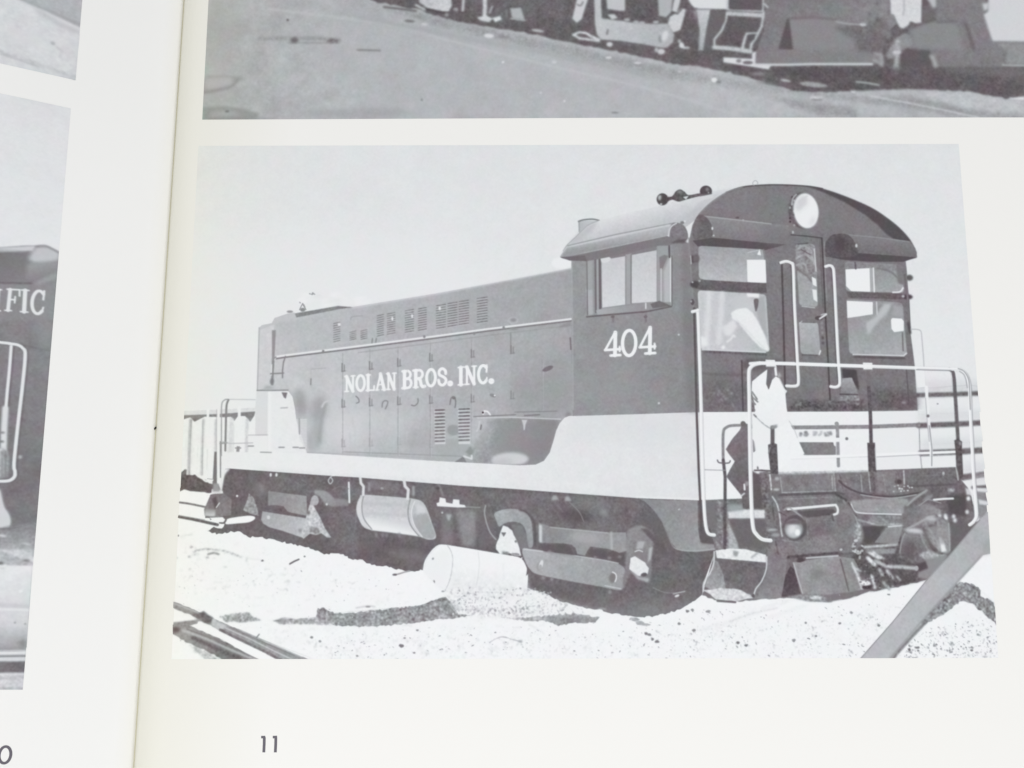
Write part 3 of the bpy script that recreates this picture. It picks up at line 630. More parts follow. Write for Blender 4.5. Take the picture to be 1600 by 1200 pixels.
P([(1310, 365), (1325, 365.5), (1370, 370), (1422, 377), (1430, 388), (1433, 402), (1400, 399), (1338, 395)], (140, (1380, 371), 126, (1378, 396)), soft=.5, tex=(1.5,)); L([(1326, 367), (1380, 372), (1420, 378)], 1.4, 158, soft=.5)
P(smooth([(1288, 398), (1289, 383), (1293, 374), (1301, 367), (1313, 365), (1325, 367), (1334, 376), (1340, 390), (1337, 400), (1297, 402)], 3, True), 106, soft=.5, tex=(2.5,)); E(1312, 382, 9, 12, 96, soft=3); E(1338, 384, 1.8, 3, 205, soft=.4)
part('main', 'window_awning', [(1288, 398), (1289, 383), (1301, 367), (1325, 366), (1422, 377), (1433, 402), (1412, 409), (1317, 406)], 'hooded awning over the far end window')
# near end windows
W1 = [(1091, 384), (1195, 390), (1197, 442.5), (1092, 436)]
P(rnd(W1, 6), (170, (1120, 388), 188, (1120, 435)), soft=.4, tex=(1.5, 1.5)); P([(1167, 406), (1196, 406), (1197.5, 442), (1168, 441)], 232, soft=.3); P([(1183, 398), (1187, 389), (1189, 399)], 230, soft=.4); L(smooth([(1168, 395), (1176, 393), (1186, 391)]), 1.2, 200, soft=.4); L([(1100, 437), (1166, 441)], 1.4, 210, soft=.5)
L([(1193, 390), (1195, 405)], 2, 140, soft=.5)
W2 = [(1090, 453.5), (1197, 460), (1202.5, 550.5), (1094, 546)]
P(rnd(W2, 6), (204, (1100, 500), 190, (1190, 480)), soft=.4, tex=(1.5, 1.5))
for x, w, v in ((1098, 4, 196), (1108, 7, 216), (1119, 4, 200), (1128, 8, 214), (1138, 4, 195)): L([(x, 458), (x - 2, 500), (x - 5, 535)], w, v, soft=1.8, alpha=.8)
P([(1146, 463), (1165, 460), (1178, 470), (1178, 488), (1160, 482), (1146, 486)], 200, soft=1.5); P([(1180, 466), (1194, 464), (1199, 530), (1190, 515), (1182, 488)], 180, soft=1.2); P([(1166, 458), (1186, 459), (1186, 465), (1168, 464)], 228, soft=.8)
P(smooth([(1178, 468), (1185, 468), (1184, 480), (1181, 487), (1179, 480)], 3, True), 122, soft=.6)
P([(1142, 489), (1152, 483), (1166, 481), (1176, 489), (1184, 502), (1195, 524), (1202, 546), (1200, 549), (1188, 543), (1176, 531), (1164, 517), (1153, 503), (1144, 498)], 226, soft=.7, tex=(1.5,)); L([(1150, 498), (1165, 514), (1180, 530), (1194, 544)], 1.4, 205, soft=.8, alpha=.8)
P([(1128, 512), (1138, 505), (1146, 498), (1152, 510), (1142, 525), (1133, 524)], 216, soft=1.5); L(smooth([(1136, 534), (1142, 530), (1146, 524), (1149, 527)]), 2.6, 222, soft=.8); P([(1093, 525), (1104, 528), (1106, 540), (1095, 542)], 222, soft=2); E(1130, 543, 3, 3, 224, 50, soft=.8)
P([(1145, 532), (1158, 518), (1180, 544), (1148, 544)], 196, soft=2, alpha=.7)
L([(1097, 546.5), (1196, 550.5)], 2, 218, soft=.6); L([(1100, 549.5), (1198, 554)], 2.4, 104, soft=.7, tex=(6,))
part('main', 'window_pane', rnd(W1, 6), 'upper pane of the near end window'); part('main', 'window_pane', rnd(W2, 6), 'lower pane with a pale folded cloth behind it')
P([(1086, 440), (1097, 437), (1197, 443), (1198, 458), (1096, 453), (1086, 450)], 112, soft=.5, tex=(3, 2)); E(1085, 444.5, 7, 5.5, 92, soft=.8); E(1082, 441, 1.6, 1.4, 190, soft=.4); E(1093, 439, 2, 1.5, 175, soft=.5)
E(1082, 405, 4, 6, 100, soft=.8); L([(1079, 400), (1080, 412)], 1.6, 200, soft=.4); E(1082, 472, 3, 5, 105, soft=.6); E(1080, 471, 1.2, 1.6, 190, soft=.3)
E(1088, 404, 5, 7, 118, soft=1)
# door
L([(1221.5, 412), (1224, 500), (1226.5, 600), (1227, 632)], 3, 96, soft=.5); P([(1232, 420), (1240, 422), (1246, 560), (1236, 560)], 128, soft=2, alpha=.5)
L([(1236, 367), (1260, 369), (1284, 372)], 2, 96, soft=.5); L([(1284, 372), (1287, 430), (1290, 500), (1294, 566), (1297, 625)], 2.6, 92, soft=.5); L([(1281, 374), (1284, 440), (1286, 480)], 1.4, 112, soft=.4); L([(1288, 378), (1290, 440), (1292, 470)], 1.2, 178, soft=.4, alpha=.6)
DG = [(1243, 381), (1273, 381.5), (1276, 420), (1278, 480), (1248.5, 477)]
P(rnd(DG, 6), 172, soft=.4, tex=(2, 2)); P([(1243, 386), (1247, 381), (1266, 381), (1273, 387), (1276, 424), (1275, 440), (1262, 432), (1244, 422)], 150, soft=.8, tex=(9, 6))
for q in (((1246, 390), (1256, 384), (1268, 392)), ((1244, 404), (1258, 398), (1270, 408)), ((1244, 415), (1256, 412), (1262, 425)), ((1262, 396), (1270, 404), (1272, 414))): L(smooth(q), 1.6, 198, soft=.7)
L([(1252, 390), (1266, 398)], 2, 118, soft=.6); L([(1246, 420), (1262, 432), (1268, 440)], 3, 130, soft=.8)
P([(1268, 432), (1275, 436), (1276, 448), (1270, 445)], 226, soft=.5); P([(1269, 452), (1276, 453), (1277, 472), (1271, 468)], 222, soft=.5); L([(1272, 389), (1275, 424)], 1.4, 215, soft=.4); L([(1253, 478.5), (1273, 481)], 1.6, 200, soft=.4)
L([(1247, 381.5), (1262, 380)], 2.4, 110, soft=.5); E(1239, 363, 1.5, 2.4, 190, soft=.5)
DG2 = [(1248, 502), (1278, 503.5), (1282.5, 554.5), (1251, 553)]
P(rnd(DG2, 6), (182, (1260, 505), 172, (1265, 550)), soft=.4, tex=(2, 2)); L([(1250, 503), (1274, 504)], 1.6, 112, soft=.4); L([(1282, 548), (1280, 554)], 2, 225, soft=.4); L([(1249, 505), (1253, 502)], 1.4, 205, soft=.4)
L([(1253, 554.5), (1277, 555.5)], 1.4, 104, soft=.4)
part('main', 'cab_door', [(1235, 366), (1284, 372), (1290, 500), (1297, 626), (1227, 632), (1224, 500), (1222, 412), (1234, 408)], 'narrow door between the end windows')
part('main', 'window_pane', rnd(DG, 6), 'tall pane in the door'); part('main', 'window_pane', rnd(DG2, 6), 'small lower pane in the door')
E(1279, 497, 6, 3.4, 96, soft=.6); L([(1281, 498), (1287, 494), (1291, 491)], 3, 220, soft=.5); L([(1283, 492), (1290, 490)], 1.5, 205, soft=.4); L([(1282, 500), (1288, 496)], 1.2, 90, soft=.3)
part_multi('main', 'door_handle', [([(1280, 498), (1287, 494), (1291, 491)], 4)])
for y in (505, 512, 520, 528, 536): E(1284 + (y - 505) * .06, y, 2, 2.5, random.choice((95, 160)), soft=.7)
# far end windows
W3 = [(1320, 408.5), (1407, 414), (1413, 457.5), (1321.5, 455)]
P(rnd(W3, 6), (158, (1380, 420), 172, (1390, 452)), soft=.4, tex=(2, 2)); P([(1320, 409), (1407, 414), (1409, 424), (1372, 420), (1320, 420)], 150, soft=.8, tex=(4, 3)); P([(1321, 421), (1359, 419), (1360, 456), (1330, 455), (1322, 447)], 232, soft=.4)
P([(1359, 419), (1363, 419), (1364, 456), (1360, 456)], 178, soft=.4); L([(1364.5, 419), (1366, 456)], 2.2, 226, soft=.4); L(smooth([(1370, 419), (1390, 424), (1402, 434)]), 2.4, 128, soft=.7); L([(1336, 410), (1337, 420)], 2.6, 112, soft=.5)
L(smooth([(1395, 457), (1406, 456), (1411, 450)]), 2.6, 222, soft=.6); P([(1400, 414), (1408, 414), (1412, 446), (1403, 442)], 134, soft=1.2)
W4 = [(1322, 466.5), (1410, 473), (1417.5, 555.5), (1327, 553)]
P(rnd(W4, 6), (158, (1360, 480), 178, (1370, 550)), soft=.4, tex=(1.5, 1.8, 2)); P([(1323, 470), (1364, 472), (1364, 491), (1345, 494), (1324, 497)], 229, soft=.4); P([(1364, 471), (1368, 472), (1368, 492), (1364, 492)], 165, soft=.4); L([(1369.5, 472), (1370.5, 492)], 1.6, 216, soft=.4)
P([(1382, 474), (1394, 474), (1386, 490), (1372, 503), (1362, 514), (1354, 514), (1355, 504), (1368, 494)], 192, soft=2); P([(1354, 503), (1363, 505), (1361, 520), (1355, 524)], 190, soft=2)
P([(1392, 500), (1394, 497), (1409, 498), (1412, 502), (1412, 517), (1397, 519), (1393, 514)], 232, soft=.4); P([(1396, 477), (1410, 479), (1411, 495), (1394, 494)], 172, soft=1.5); L([(1410, 520), (1411, 548)], 2, 124, soft=.5)
L([(1333, 554), (1380, 555), (1412, 556), (1416.5, 552)], 2.2, 212, soft=.6); L([(1335, 557.5), (1380, 559), (1413, 560)], 2.6, 96, soft=.7)
part('main', 'window_pane', rnd(W3, 6), 'upper pane of the far end window'); part('main', 'window_pane', rnd(W4, 6), 'lower pane of the far end window')
P([(1322, 456), (1410, 459), (1412, 468), (1326, 465)], 112, soft=.6, tex=(3,)); E(1418, 464, 8, 4, 90, soft=.8); E(1411, 463, 2.4, 2, 185, soft=.6); E(1421, 434, 5.5, 4.6, 108, soft=.7); L([(1414, 430), (1419, 470), (1421, 512)], 4, 118, soft=.6); L([(1419, 505), (1422, 520)], 4, 96, soft=.8)
L([(1416, 430), (1420, 500)], 1.2, 150, soft=.5, alpha=.7)
# lower cab end: grime, footboard, number light
P([(1094, 600), (1224, 600), (1226, 643), (1096, 644)], 114, soft=8, alpha=.6, tex=(4, 4, 2)); L([(1094, 584), (1170, 586)], 3, 112, soft=2); L([(1159, 564), (1161, 642)], 2.4, 96, soft=.6); P([(1165, 560), (1224, 562), (1224, 575), (1180, 580), (1160, 576)], 104, soft=3, alpha=.7)
for _ in range(26):
    x = random.gauss(1135, 11); y = random.gauss(622, 8); E(x, y, random.uniform(1, 3), random.uniform(1, 2), random.choice((172, 150, 180)), random.uniform(0, 90), soft=.8, alpha=.55)
P([(1242, 626), (1350, 626), (1352, 642), (1232, 642)], 106, soft=2.5, tex=(8, 4)); 
for _ in range(40): E(random.uniform(1245, 1350), random.uniform(628, 633), 2, 1, random.choice((180, 195, 150)), soft=.8, alpha=.4)
P([(1315, 576), (1338, 578), (1343, 612), (1335, 600), (1318, 598)], 90, soft=.8); P([(1316, 591), (1331, 590), (1335, 600), (1341, 615), (1313, 614)], (172, (1325, 592), 148, (1325, 612)), soft=.5, tex=(3,)); L([(1312, 616), (1340, 617)], 1.6, 88, soft=.4)
P([(1314, 618), (1340, 618), (1344, 626), (1312, 626)], 152, soft=.8, tex=(14,)); part('main', 'step', [(1316, 591), (1331, 590), (1341, 615), (1313, 615)], 'small foot step below the door')
P([(1360, 610), (1432, 612), (1433, 641), (1360, 642)], 108, soft=7, alpha=.8, tex=(4, 3)); L([(1416, 575), (1420, 630)], 2, 106, soft=.6); E(1412, 629, 4, 2, 150, soft=1)
for x, y, r in ((1060.5, 523, 1.6), (1029.5, 630, 1.8), (1009, 500, .1)): E(x, y, r, r, 205, soft=.4)
# pale end band
BAND = [(1097, 644), (1355, 643), (1434, 642), (1437, 700), (1440, 734), (1356, 735), (1216, 738), (1176, 742), (1161, 779), (1098, 781.5)]
P(BAND, 229, tex=(.7, .8)); P([(1362, 643), (1434, 642), (1439, 733), (1362, 735)], 224, soft=1.2)
part('main', 'cab_band', BAND, 'pale band across the end of the cab')
# logs and hill on the right
P([(1434, 640), (1540, 640), (1545, 800), (1500, 760), (1440, 735)], 224, soft=.5)
L(smooth([(1434, 606), (1460, 606), (1482, 604), (1500, 603), (1516, 602), (1530, 604)]), 1.2, 190, soft=.4); P([(1434, 607), (1530, 604), (1531, 611), (1434, 616)], 214, soft=.6, tex=(3,))
for y0, y1, w, xs, v in ((617.5, 613.5, 7, 1433, 118), (665, 659.5, 8, 1435, 116), (708, 702.5, 9, 1439, 120), (746, 739, 9, 1502, 116), (762, 759, 5, 1520, 118)):
    P([(xs, y0 - 22), (1550, y1 - 20), (1550, y1 - 3), (xs, y0 - 3)], 205, soft=6, alpha=.6)
    L([(xs, y0), ((xs + 1550) / 2, (y0 + y1) / 2 + .6), (1552, y1)], w, v, soft=.7, tex=(5, 3))
    part_multi('main', 'log', [([(xs + 2, y0 + 18), ((xs + 1533) / 2, (y0 + y1) / 2 + 18.5), (1531 + (y0 - 617) * .07, y1 + 18)], 24)], 'pale log stacked beyond the engine')
L([(1436, 660), (1437, 700), (1440, 732)], 1, 150, soft=.4); E(1465, 631, 1.5, 1, 150, soft=.4)
P([(1522, 766), (1546, 764), (1548, 800), (1530, 812)], 150, soft=1, tex=(3,)); P([(1524, 762), (1546, 764), (1546, 770), (1526, 768)], 215, soft=1); P([(1528, 780), (1546, 784), (1546, 790), (1530, 788)], 210, soft=1); 
# deck end, couplers and steps (dark ironwork)
END = [(1098, 781.5), (1161, 779), (1176, 742), (1200, 738), (1216, 738), (1360, 735), (1440, 732), (1493, 730), (1500, 748), (1512, 762), (1521, 790), (1524, 816), (1535, 812), (1500, 870), (1450, 905)]
EB = rough([(1448, 906), (1394, 919), (1360, 924), (1328, 934), (1285, 941), (1255, 933), (1229, 934), (1180, 937), (1150, 940), (1122, 939), (1097, 930)], 1.2, 5, closed=False)
P(END + EB + [(1118, 860)], 126, soft=.3, tex=(3, 3, 3))
P([(1340, 830), (1500, 850), (1450, 905), (1360, 924), (1330, 870)], 106, soft=2, tex=(5, 3)); P([(1465, 818), (1520, 812), (1530, 820), (1490, 872), (1470, 860)], 116, soft=1.2)
part('main', 'end_platform', END + [(1448, 905), (1394, 918), (1285, 940), (1180, 936), (1098, 930), (1118, 860)], 'dark iron deck end, steps and coupler')
P([(1217, 741), (1304, 738), (1306, 766), (1222, 770)], 138, soft=.6, tex=(3, 5)); L([(1222, 770), (1306, 767)], 1.6, 178, soft=.6, tex=(10,)); L([(1303, 739), (1305, 766)], 2, 165, soft=.6, tex=(12,)); L([(1218, 774), (1320, 770)], 4, 102, soft=.7)
P([(1306, 739), (1358, 736), (1360, 770), (1312, 770)], 132, soft=.8, tex=(3, 5)); L([(1357, 738), (1360, 768)], 1.6, 178, soft=.6, tex=(10,)); P([(1369, 737), (1400, 735), (1412, 770), (1372, 772)], 140, soft=1, tex=(3, 4))
P([(1222, 776), (1300, 773), (1310, 786), (1240, 792)], 134, soft=1.2, tex=(3, 5))
P([(1422, 734), (1492, 731), (1496, 750), (1430, 758)], 122, soft=.8, tex=(4,)); L([(1412, 736), (1413, 756)], 2.4, 195, soft=.5, tex=(10,)); E(1404, 753, 6, 4, 92, soft=1); L([(1420, 760), (1495, 757)], 3, 104, soft=.8); E(1474, 740, 2, 3, 190, soft=.6); L([(1494, 731), (1497, 750)], 2, 190, soft=.5)
L([(1216, 739), (1280, 737.5), (1358, 735.5)], 3, 216, soft=.8, tex=(8,)); 
for _ in range(14): E(random.uniform(1395, 1425), random.uniform(758, 768), 1.6, 1.2, random.choice((215, 190)), soft=.4)
P([(1161, 772), (1174, 735), (1192, 745), (1192, 796), (1163, 794)], 108, soft=.8); P([(1186, 738), (1200, 736), (1204, 800), (1200, 850), (1192, 850), (1192, 790)], 126, soft=.8, tex=(10,))
L([(1203, 742), (1205, 765)], 2.6, 198, soft=.6, tex=(16,)); E(1213, 765, 5, 2, 196, soft=.8); E(1214, 748, 4, 3, 180, soft=1); L([(1190, 735), (1205, 736)], 2.4, 100, soft=.5)
P([(1120, 782), (1140, 781), (1140, 856), (1117, 858), (1120, 830)], 140, soft=.8, tex=(10, 4)); P([(1098, 783), (1118, 783), (1118, 826), (1102, 826)], 128, soft=1)
P([(1137, 799), (1150, 795), (1195, 797), (1195, 810), (1138, 810)], 214, soft=.7, tex=(3,)); P([(1138, 789), (1160, 788), (1162, 797), (1138, 800)], 165, soft=1.5)
P([(1139, 812), (1196, 811), (1196, 858), (1154, 853)], 118, soft=.7); P([(1137, 815), (1143, 826), (1152, 848), (1154, 858), (1138, 858)], 178, soft=.8, tex=(6,))
part('main', 'step', [(1137, 798), (1195, 797), (1195, 810), (1138, 810)], 'pale upper side step')
P([(1118, 860), (1140, 857), (1165, 858), (1197, 867), (1197, 879), (1120, 872)], 222, soft=.6, tex=(4,)); P([(1145, 860), (1154, 862), (1152, 870), (1146, 868)], 165, soft=.8); L([(1174, 871), (1184, 864)], 2.4, 176, soft=.8)
P([(1124, 874), (1194, 881), (1190, 912), (1174, 928), (1152, 921), (1134, 905)], 120, soft=.6, tex=(3, 2)); P([(1117, 875), (1122, 878), (1130, 898), (1134, 920), (1112, 922), (1100, 916)], (150, (1118, 880), 170, (1115, 915)), soft=.6, tex=(5,))
L(smooth([(1116, 862), (1115, 880), (1110, 894), (1102, 906), (1099, 914), (1099, 924)]), 2.4, 206, soft=.4); P(rough([(1099, 922), (1118, 920), (1130, 919), (1152, 920), (1172, 929), (1178, 934), (1162, 937), (1148, 940), (1120, 937)], .7, 5), 207, soft=.6, tex=(7, 3)); L([(1121, 939), (1149, 941)], 3, 112, soft=.5)
part('main', 'step', [(1118, 860), (1140, 857), (1165, 858), (1197, 867), (1197, 879), (1120, 872)], 'pale middle side step'); part('main', 'step', [(1099, 922), (1130, 919), (1152, 920), (1178, 934), (1148, 940), (1120, 937)], 'dusty bottom side step')
P([(1199, 857), (1229, 860), (1230, 878), (1226, 905), (1221, 934), (1182, 936), (1190, 915), (1199, 892)], 140, soft=.5, tex=(2.5, 2)); L(smooth([(1198, 870), (1197, 890), (1190, 908), (1181, 920), (1178, 930)]), 2, 210, soft=.4); E(1177, 931, 2.4, 3, 100, soft=.6)
P([(1204, 842), (1330, 834), (1340, 862), (1235, 872), (1206, 880)], (134, (1220, 850), 146, (1310, 855)), soft=1.5, tex=(4, 3)); L([(1232, 871), (1280, 866), (1338, 863)], 4.4, 98, soft=.8, tex=(5,)); E(1251, 877, 6, 6, 88, soft=.8)
P([(1235, 884), (1241, 890), (1251, 929), (1240, 932), (1221, 933), (1227, 900)], 94, soft=.5, tex=(3,))
PLT = [(1238, 878), (1250, 879), (1262, 875), (1309, 869), (1334, 873), (1340, 884), (1349, 921), (1330, 926), (1290, 930), (1253, 928)]
P(PLT, (162, (1270, 885), 150, (1300, 920)), soft=.5, tex=(3, 2.5, 2)); L([(1240, 880), (1247, 905), (1254, 928)], 1.8, 190, soft=.6); L([(1260, 872), (1309, 868.5)], 2.4, 196, soft=.6); L([(1313, 874), (1320, 900), (1326, 923)], 2.4, 118, soft=.6); L([(1331, 880), (1340, 900), (1347, 920)], 3.4, 212, soft=.8, tex=(12,)); E(1280, 896, 12, 7, 142, soft=4)
P([(1230, 932), (1255, 928), (1300, 930), (1300, 941), (1262, 940)], 142, soft=1, tex=(10, 4)); E(1275, 934, 10, 3, 205, soft=1.2, tex=(10,)); P([(1290, 930), (1350, 922), (1362, 922), (1330, 934), (1292, 941)], 122, soft=.8)
part('main', 'pilot_plate', PLT, 'scuffed plate low on the pilot')
# small lamp and lift bar
E(1242, 824, 17, 19, 112, soft=1, tex=(5,)); E(1241, 825, 14.5, 15.5, 190, soft=.7); E(1241, 828, 10, 10, 218, soft=2.4); P(ell_pts(1241, 820, 13, 8, 0, a0=180, a1=360), 168, soft=1.5); E(1246, 832, 4, 3, 228, soft=1.5)
L(smooth([(1228, 797), (1236, 794), (1246, 800), (1256, 812)]), 2.4, 160, soft=.6); E(1232, 797, 4, 3.4, 100, soft=.8)
part('main', 'marker_lamp', ell_pts(1241, 825, 15, 16), 'small round lamp beside the steps')
P([(1244, 800), (1300, 796), (1306, 803), (1260, 808)], 112, soft=.8); LB = [(1231, 795.5), (1250, 794), (1300, 789.5), (1306, 790), (1309, 796), (1308, 802), (1303, 804)]
L(smooth(LB), 3.4, 220, soft=.5); E(1300, 812, 4, 3, 105, soft=1); part_multi('main', 'lift_bar', [(LB, 3.6)], 'thin white bent bar')
L(smooth([(1207, 776), (1214, 788), (1218, 805), (1220, 825), (1222, 838)]), 2.4, 196, soft=.6, tex=(8,)); E(1206, 828, 8, 2, 184, soft=1); E(1212, 836, 6, 3, 168, soft=1)
for _ in range(90):
    x, y = random.uniform(1205, 1345), random.uniform(740, 870); E(x, y, random.uniform(.5, 1.8), random.uniform(.4, 1.1), random.choice((96, 165, 178, 195)), random.uniform(0, 180), soft=.4, alpha=.4)
for a, b, w, v in (((1224, 742), (1300, 739), 1.2, 172), ((1219, 746), (1222, 768), 1.6, 176), ((1300, 744), (1301, 764), 2.2, 184), ((1312, 742), (1318, 768), 1.4, 100), ((1345, 742), (1347, 768), 2, 172), ((1306, 772), (1322, 782), 4, 98), ((1318, 782), (1326, 800), 3, 150), ((1262, 806), (1303, 803), 2.6, 96), ((1260, 812), (1262, 840), 1.2, 150), ((1286, 812), (1330, 812), 1, 150), ((1334, 800), (1340, 818), 2.4, 182), ((1206, 786), (1210, 812), 2.4, 104), ((1216, 780), (1300, 777), 1, 165), ((1217, 800), (1228, 806), 2, 104), ((1212, 846), (1216, 866), 2.4, 108), ((1222, 844), (1250, 848), 1.2, 160), ((1400, 740), (1402, 766), 1.6, 116), ((1380, 742), (1384, 768), 1.2, 158), ((1430, 744), (1488, 741), 1, 140), ((1424, 786), (1450, 770), 1.4, 150)):
    L([a, b], w, v, soft=.5, alpha=.8, tex=(5,))
# coupler and hoses
L(smooth([(1311, 751), (1318, 758), (1328, 764), (1340, 769), (1356, 773), (1394, 776), (1431, 771), (1448, 766)]), 3, 100, soft=.5); L(smooth([(1345, 773), (1360, 775.5), (1394, 778.5), (1432, 773)]), 1.4, 186, soft=.5)
P(smooth([(1328, 784), (1345, 781), (1380, 779), (1418, 780), (1416, 796), (1408, 804), (1370, 801), (1340, 800), (1334, 793)], 3, True), 164, soft=.7, tex=(3, 4)); L(smooth([(1330, 788), (1336, 799), (1350, 802), (1380, 803), (1408, 804)]), 2.4, 212, soft=.6); L(smooth([(1326, 786), (1332, 798), (1338, 806)]), 2.6, 102, soft=.6)
P([(1358, 806), (1410, 806), (1414, 819), (1372, 821), (1356, 818)], 148, soft=.8, tex=(8, 4)); L([(1340, 812), (1372, 821), (1410, 819)], 1.6, 196, soft=.7, tex=(10,)); P([(1335, 822), (1384, 822), (1364, 848), (1342, 848)], 98, soft=1.2)
P([(1366, 848), (1384, 826), (1392, 822), (1411, 822), (1408, 832), (1403, 850)], (156, (1390, 826), 146, (1380, 845)), soft=.6, tex=(3,)); L([(1388, 823), (1412, 821)], 2.4, 205, soft=.5)
P(smooth([(1300, 790), (1330, 792), (1338, 818), (1348, 832), (1347, 850), (1334, 862), (1310, 862), (1300, 830)], 3, True), 136, soft=1.5, tex=(3, 4)); E(1341, 832, 6, 14, 176, soft=2, tex=(14,)); 
for _ in range(20): E(random.gauss(1336, 8), random.gauss(855, 7), random.uniform(1.4, 3.4), random.uniform(1, 2.4), random.choice((215, 190, 205, 110)), random.uniform(0, 180), soft=.6, alpha=.85)
P([(1412, 792), (1430, 776), (1448, 764), (1500, 757), (1514, 770), (1520, 790), (1514, 816), (1490, 818), (1450, 815), (1412, 812)], 118, soft=.8, tex=(3, 4)); L([(1417, 790), (1430, 778), (1448, 766)], 3, 182, soft=.8)
P([(1478, 776), (1508, 770), (1512, 806), (1484, 806)], 98, soft=1.5); L([(1459, 781), (1475, 779.5), (1489, 779)], 3.2, 224, soft=.4); E(1486, 766, 6, 3, 168, soft=1.2, tex=(14,)); L([(1510, 768), (1517, 776), (1519, 790)], 1.6, 104, soft=.5); P([(1508, 762), (1514, 764), (1518, 774), (1510, 773)], 206, soft=.8)
for x, y in ((1466, 800), (1468, 806), (1477, 806), (1478, 810), (1492, 813), (1490, 807), (1513, 779), (1511, 800)): E(x, y, 3, 3.6, random.choice((226, 210)), soft=.7)
P(smooth([(1404, 866), (1408, 845), (1412, 832), (1424, 826), (1440, 827), (1448, 840), (1456, 858), (1466, 870), (1440, 880), (1415, 876)], 3, True), (140, (1425, 835), 122, (1420, 870)), soft=.7, tex=(4, 3)); E(1428, 829, 15, 4, 200, 8, soft=1.6); E(1420, 858, 10, 14, 108, 10, soft=4, alpha=.8); L(smooth([(1406, 864), (1409, 845), (1414, 833)]), 1.4, 168, soft=.6)
P(smooth([(1447, 832), (1440, 818), (1448, 808), (1462, 806), (1478, 812), (1484, 822), (1484, 862), (1470, 862), (1456, 850)], 3, True), (146, (1450, 820), 160, (1478, 850)), soft=.8, tex=(5, 4)); E(1454, 810, 10, 4, 190, 15, soft=1.5); P([(1466, 838), (1473, 842), (1479, 861), (1471, 863)], 222, soft=1.1); L([(1482, 818), (1484, 860)], 1.6, 178, soft=.6); L([(1462, 816), (1461, 836)], 3, 118, soft=1.2); L([(1452, 826), (1468, 852), (1466, 864)], 2, 180, soft=1); E(1456, 822, 6, 2.5, 108, soft=1)
P(smooth([(1436, 868), (1450, 860), (1468, 866), (1478, 866), (1470, 876), (1450, 876)], 3, True), 176, soft=1.2, tex=(8,)); P([(1438, 880), (1446, 874), (1482, 866), (1470, 886), (1448, 905), (1434, 902)], 152, soft=.8); P([(1432, 882), (1446, 876), (1450, 888), (1436, 894)], 96, soft=.8)
part('main', 'coupler', smooth([(1404, 866), (1408, 845), (1412, 832), (1440, 818), (1448, 808), (1462, 806), (1484, 822), (1484, 862), (1466, 872), (1440, 880), (1415, 876)], 3, True), 'worn iron coupler with a rounded jaw')
L([(1351, 855), (1376, 853), (1401, 851)], 4, 196, soft=.8, tex=(8,)); P([(1350, 858), (1400, 857), (1398, 865), (1368, 866)], 158, soft=.8, tex=(5,)); L([(1368, 876), (1384, 885), (1410, 886), (1431, 888)], 5.4, 190, soft=.8, tex=(6,)); E(1432, 888, 3, 4, 180, soft=.6); P([(1352, 862), (1366, 862), (1384, 873), (1370, 874)], 205, soft=.8, tex=(10,))
for a, b, w, v in (((1362, 900), (1367, 918), 4.6, 200), ((1374, 890), (1379, 898), 5, 176), ((1386, 892), (1394, 902), 5, 190), ((1401, 900), (1406, 906), 3, 186), ((1380, 910), (1390, 921), 4, 180), ((1356, 872), (1366, 882), 6, 222), ((1346, 910), (1358, 912), 5, 224), ((1333, 886), (1344, 892), 3, 200)): L([a, b], w, v, soft=.7, tex=(8,))
P([(1346, 916), (1362, 914), (1360, 920), (1348, 920)], 70, soft=.8); E(1352, 911, 7, 4, 226, soft=.8)
for _ in range(30): E(random.uniform(1342, 1400), random.uniform(880, 922), random.uniform(1, 2), random.uniform(.8, 1.6), random.choice((80, 95, 170)), soft=.6, alpha=.7)
# marker lamp and bent bar drawn over the ironwork
P([(1244, 799), (1302, 795), (1308, 802), (1262, 809)], 104, soft=.8); L(smooth(LB), 3.6, 222, soft=.4); L([(1300, 806), (1302, 813)], 3, 108, soft=.6); L(smooth([(1225, 797), (1232, 793), (1240, 798), (1250, 806), (1257, 816)]), 2, 172, soft=.5)
E(1242, 825, 19, 20, 104, soft=1.2); E(1240, 826, 14.5, 15, 150, soft=.7); E(1240, 829, 12, 11.5, 196, soft=1.6); E(1238, 827, 5, 7, 214, 30, soft=1.6); E(1246, 832, 4, 5, 232, soft=1.2); P(ell_pts(1241, 819, 14, 7, 0, a0=180, a1=360), 118, soft=1.2)
# rounded coupler castings
P(smooth([(1412, 800), (1424, 790), (1442, 786), (1462, 792), (1470, 802), (1450, 806), (1440, 818), (1424, 824), (1410, 822)], 3, True), (128, (1420, 795), 150, (1455, 806)), soft=1.4, tex=(2.5, 3)); L(smooth([(1418, 826), (1432, 819), (1446, 811), (1460, 806)]), 2.6, 182, soft=1); E(1450, 778, 8, 3, 150, -30, soft=1.2); L([(1436, 790), (1450, 780), (1470, 786)], 1.4, 168, soft=.6)
P(smooth([(1454, 824), (1466, 820), (1480, 826), (1482, 846), (1468, 850), (1458, 840)], 3, True), 158, soft=2, tex=(3, 3), alpha=.7); L(smooth([(1443, 826), (1448, 842), (1458, 856), (1468, 864)]), 2.6, 118, soft=.8); L(smooth([(1438, 830), (1442, 845), (1452, 862)]), 1.4, 176, soft=.7)
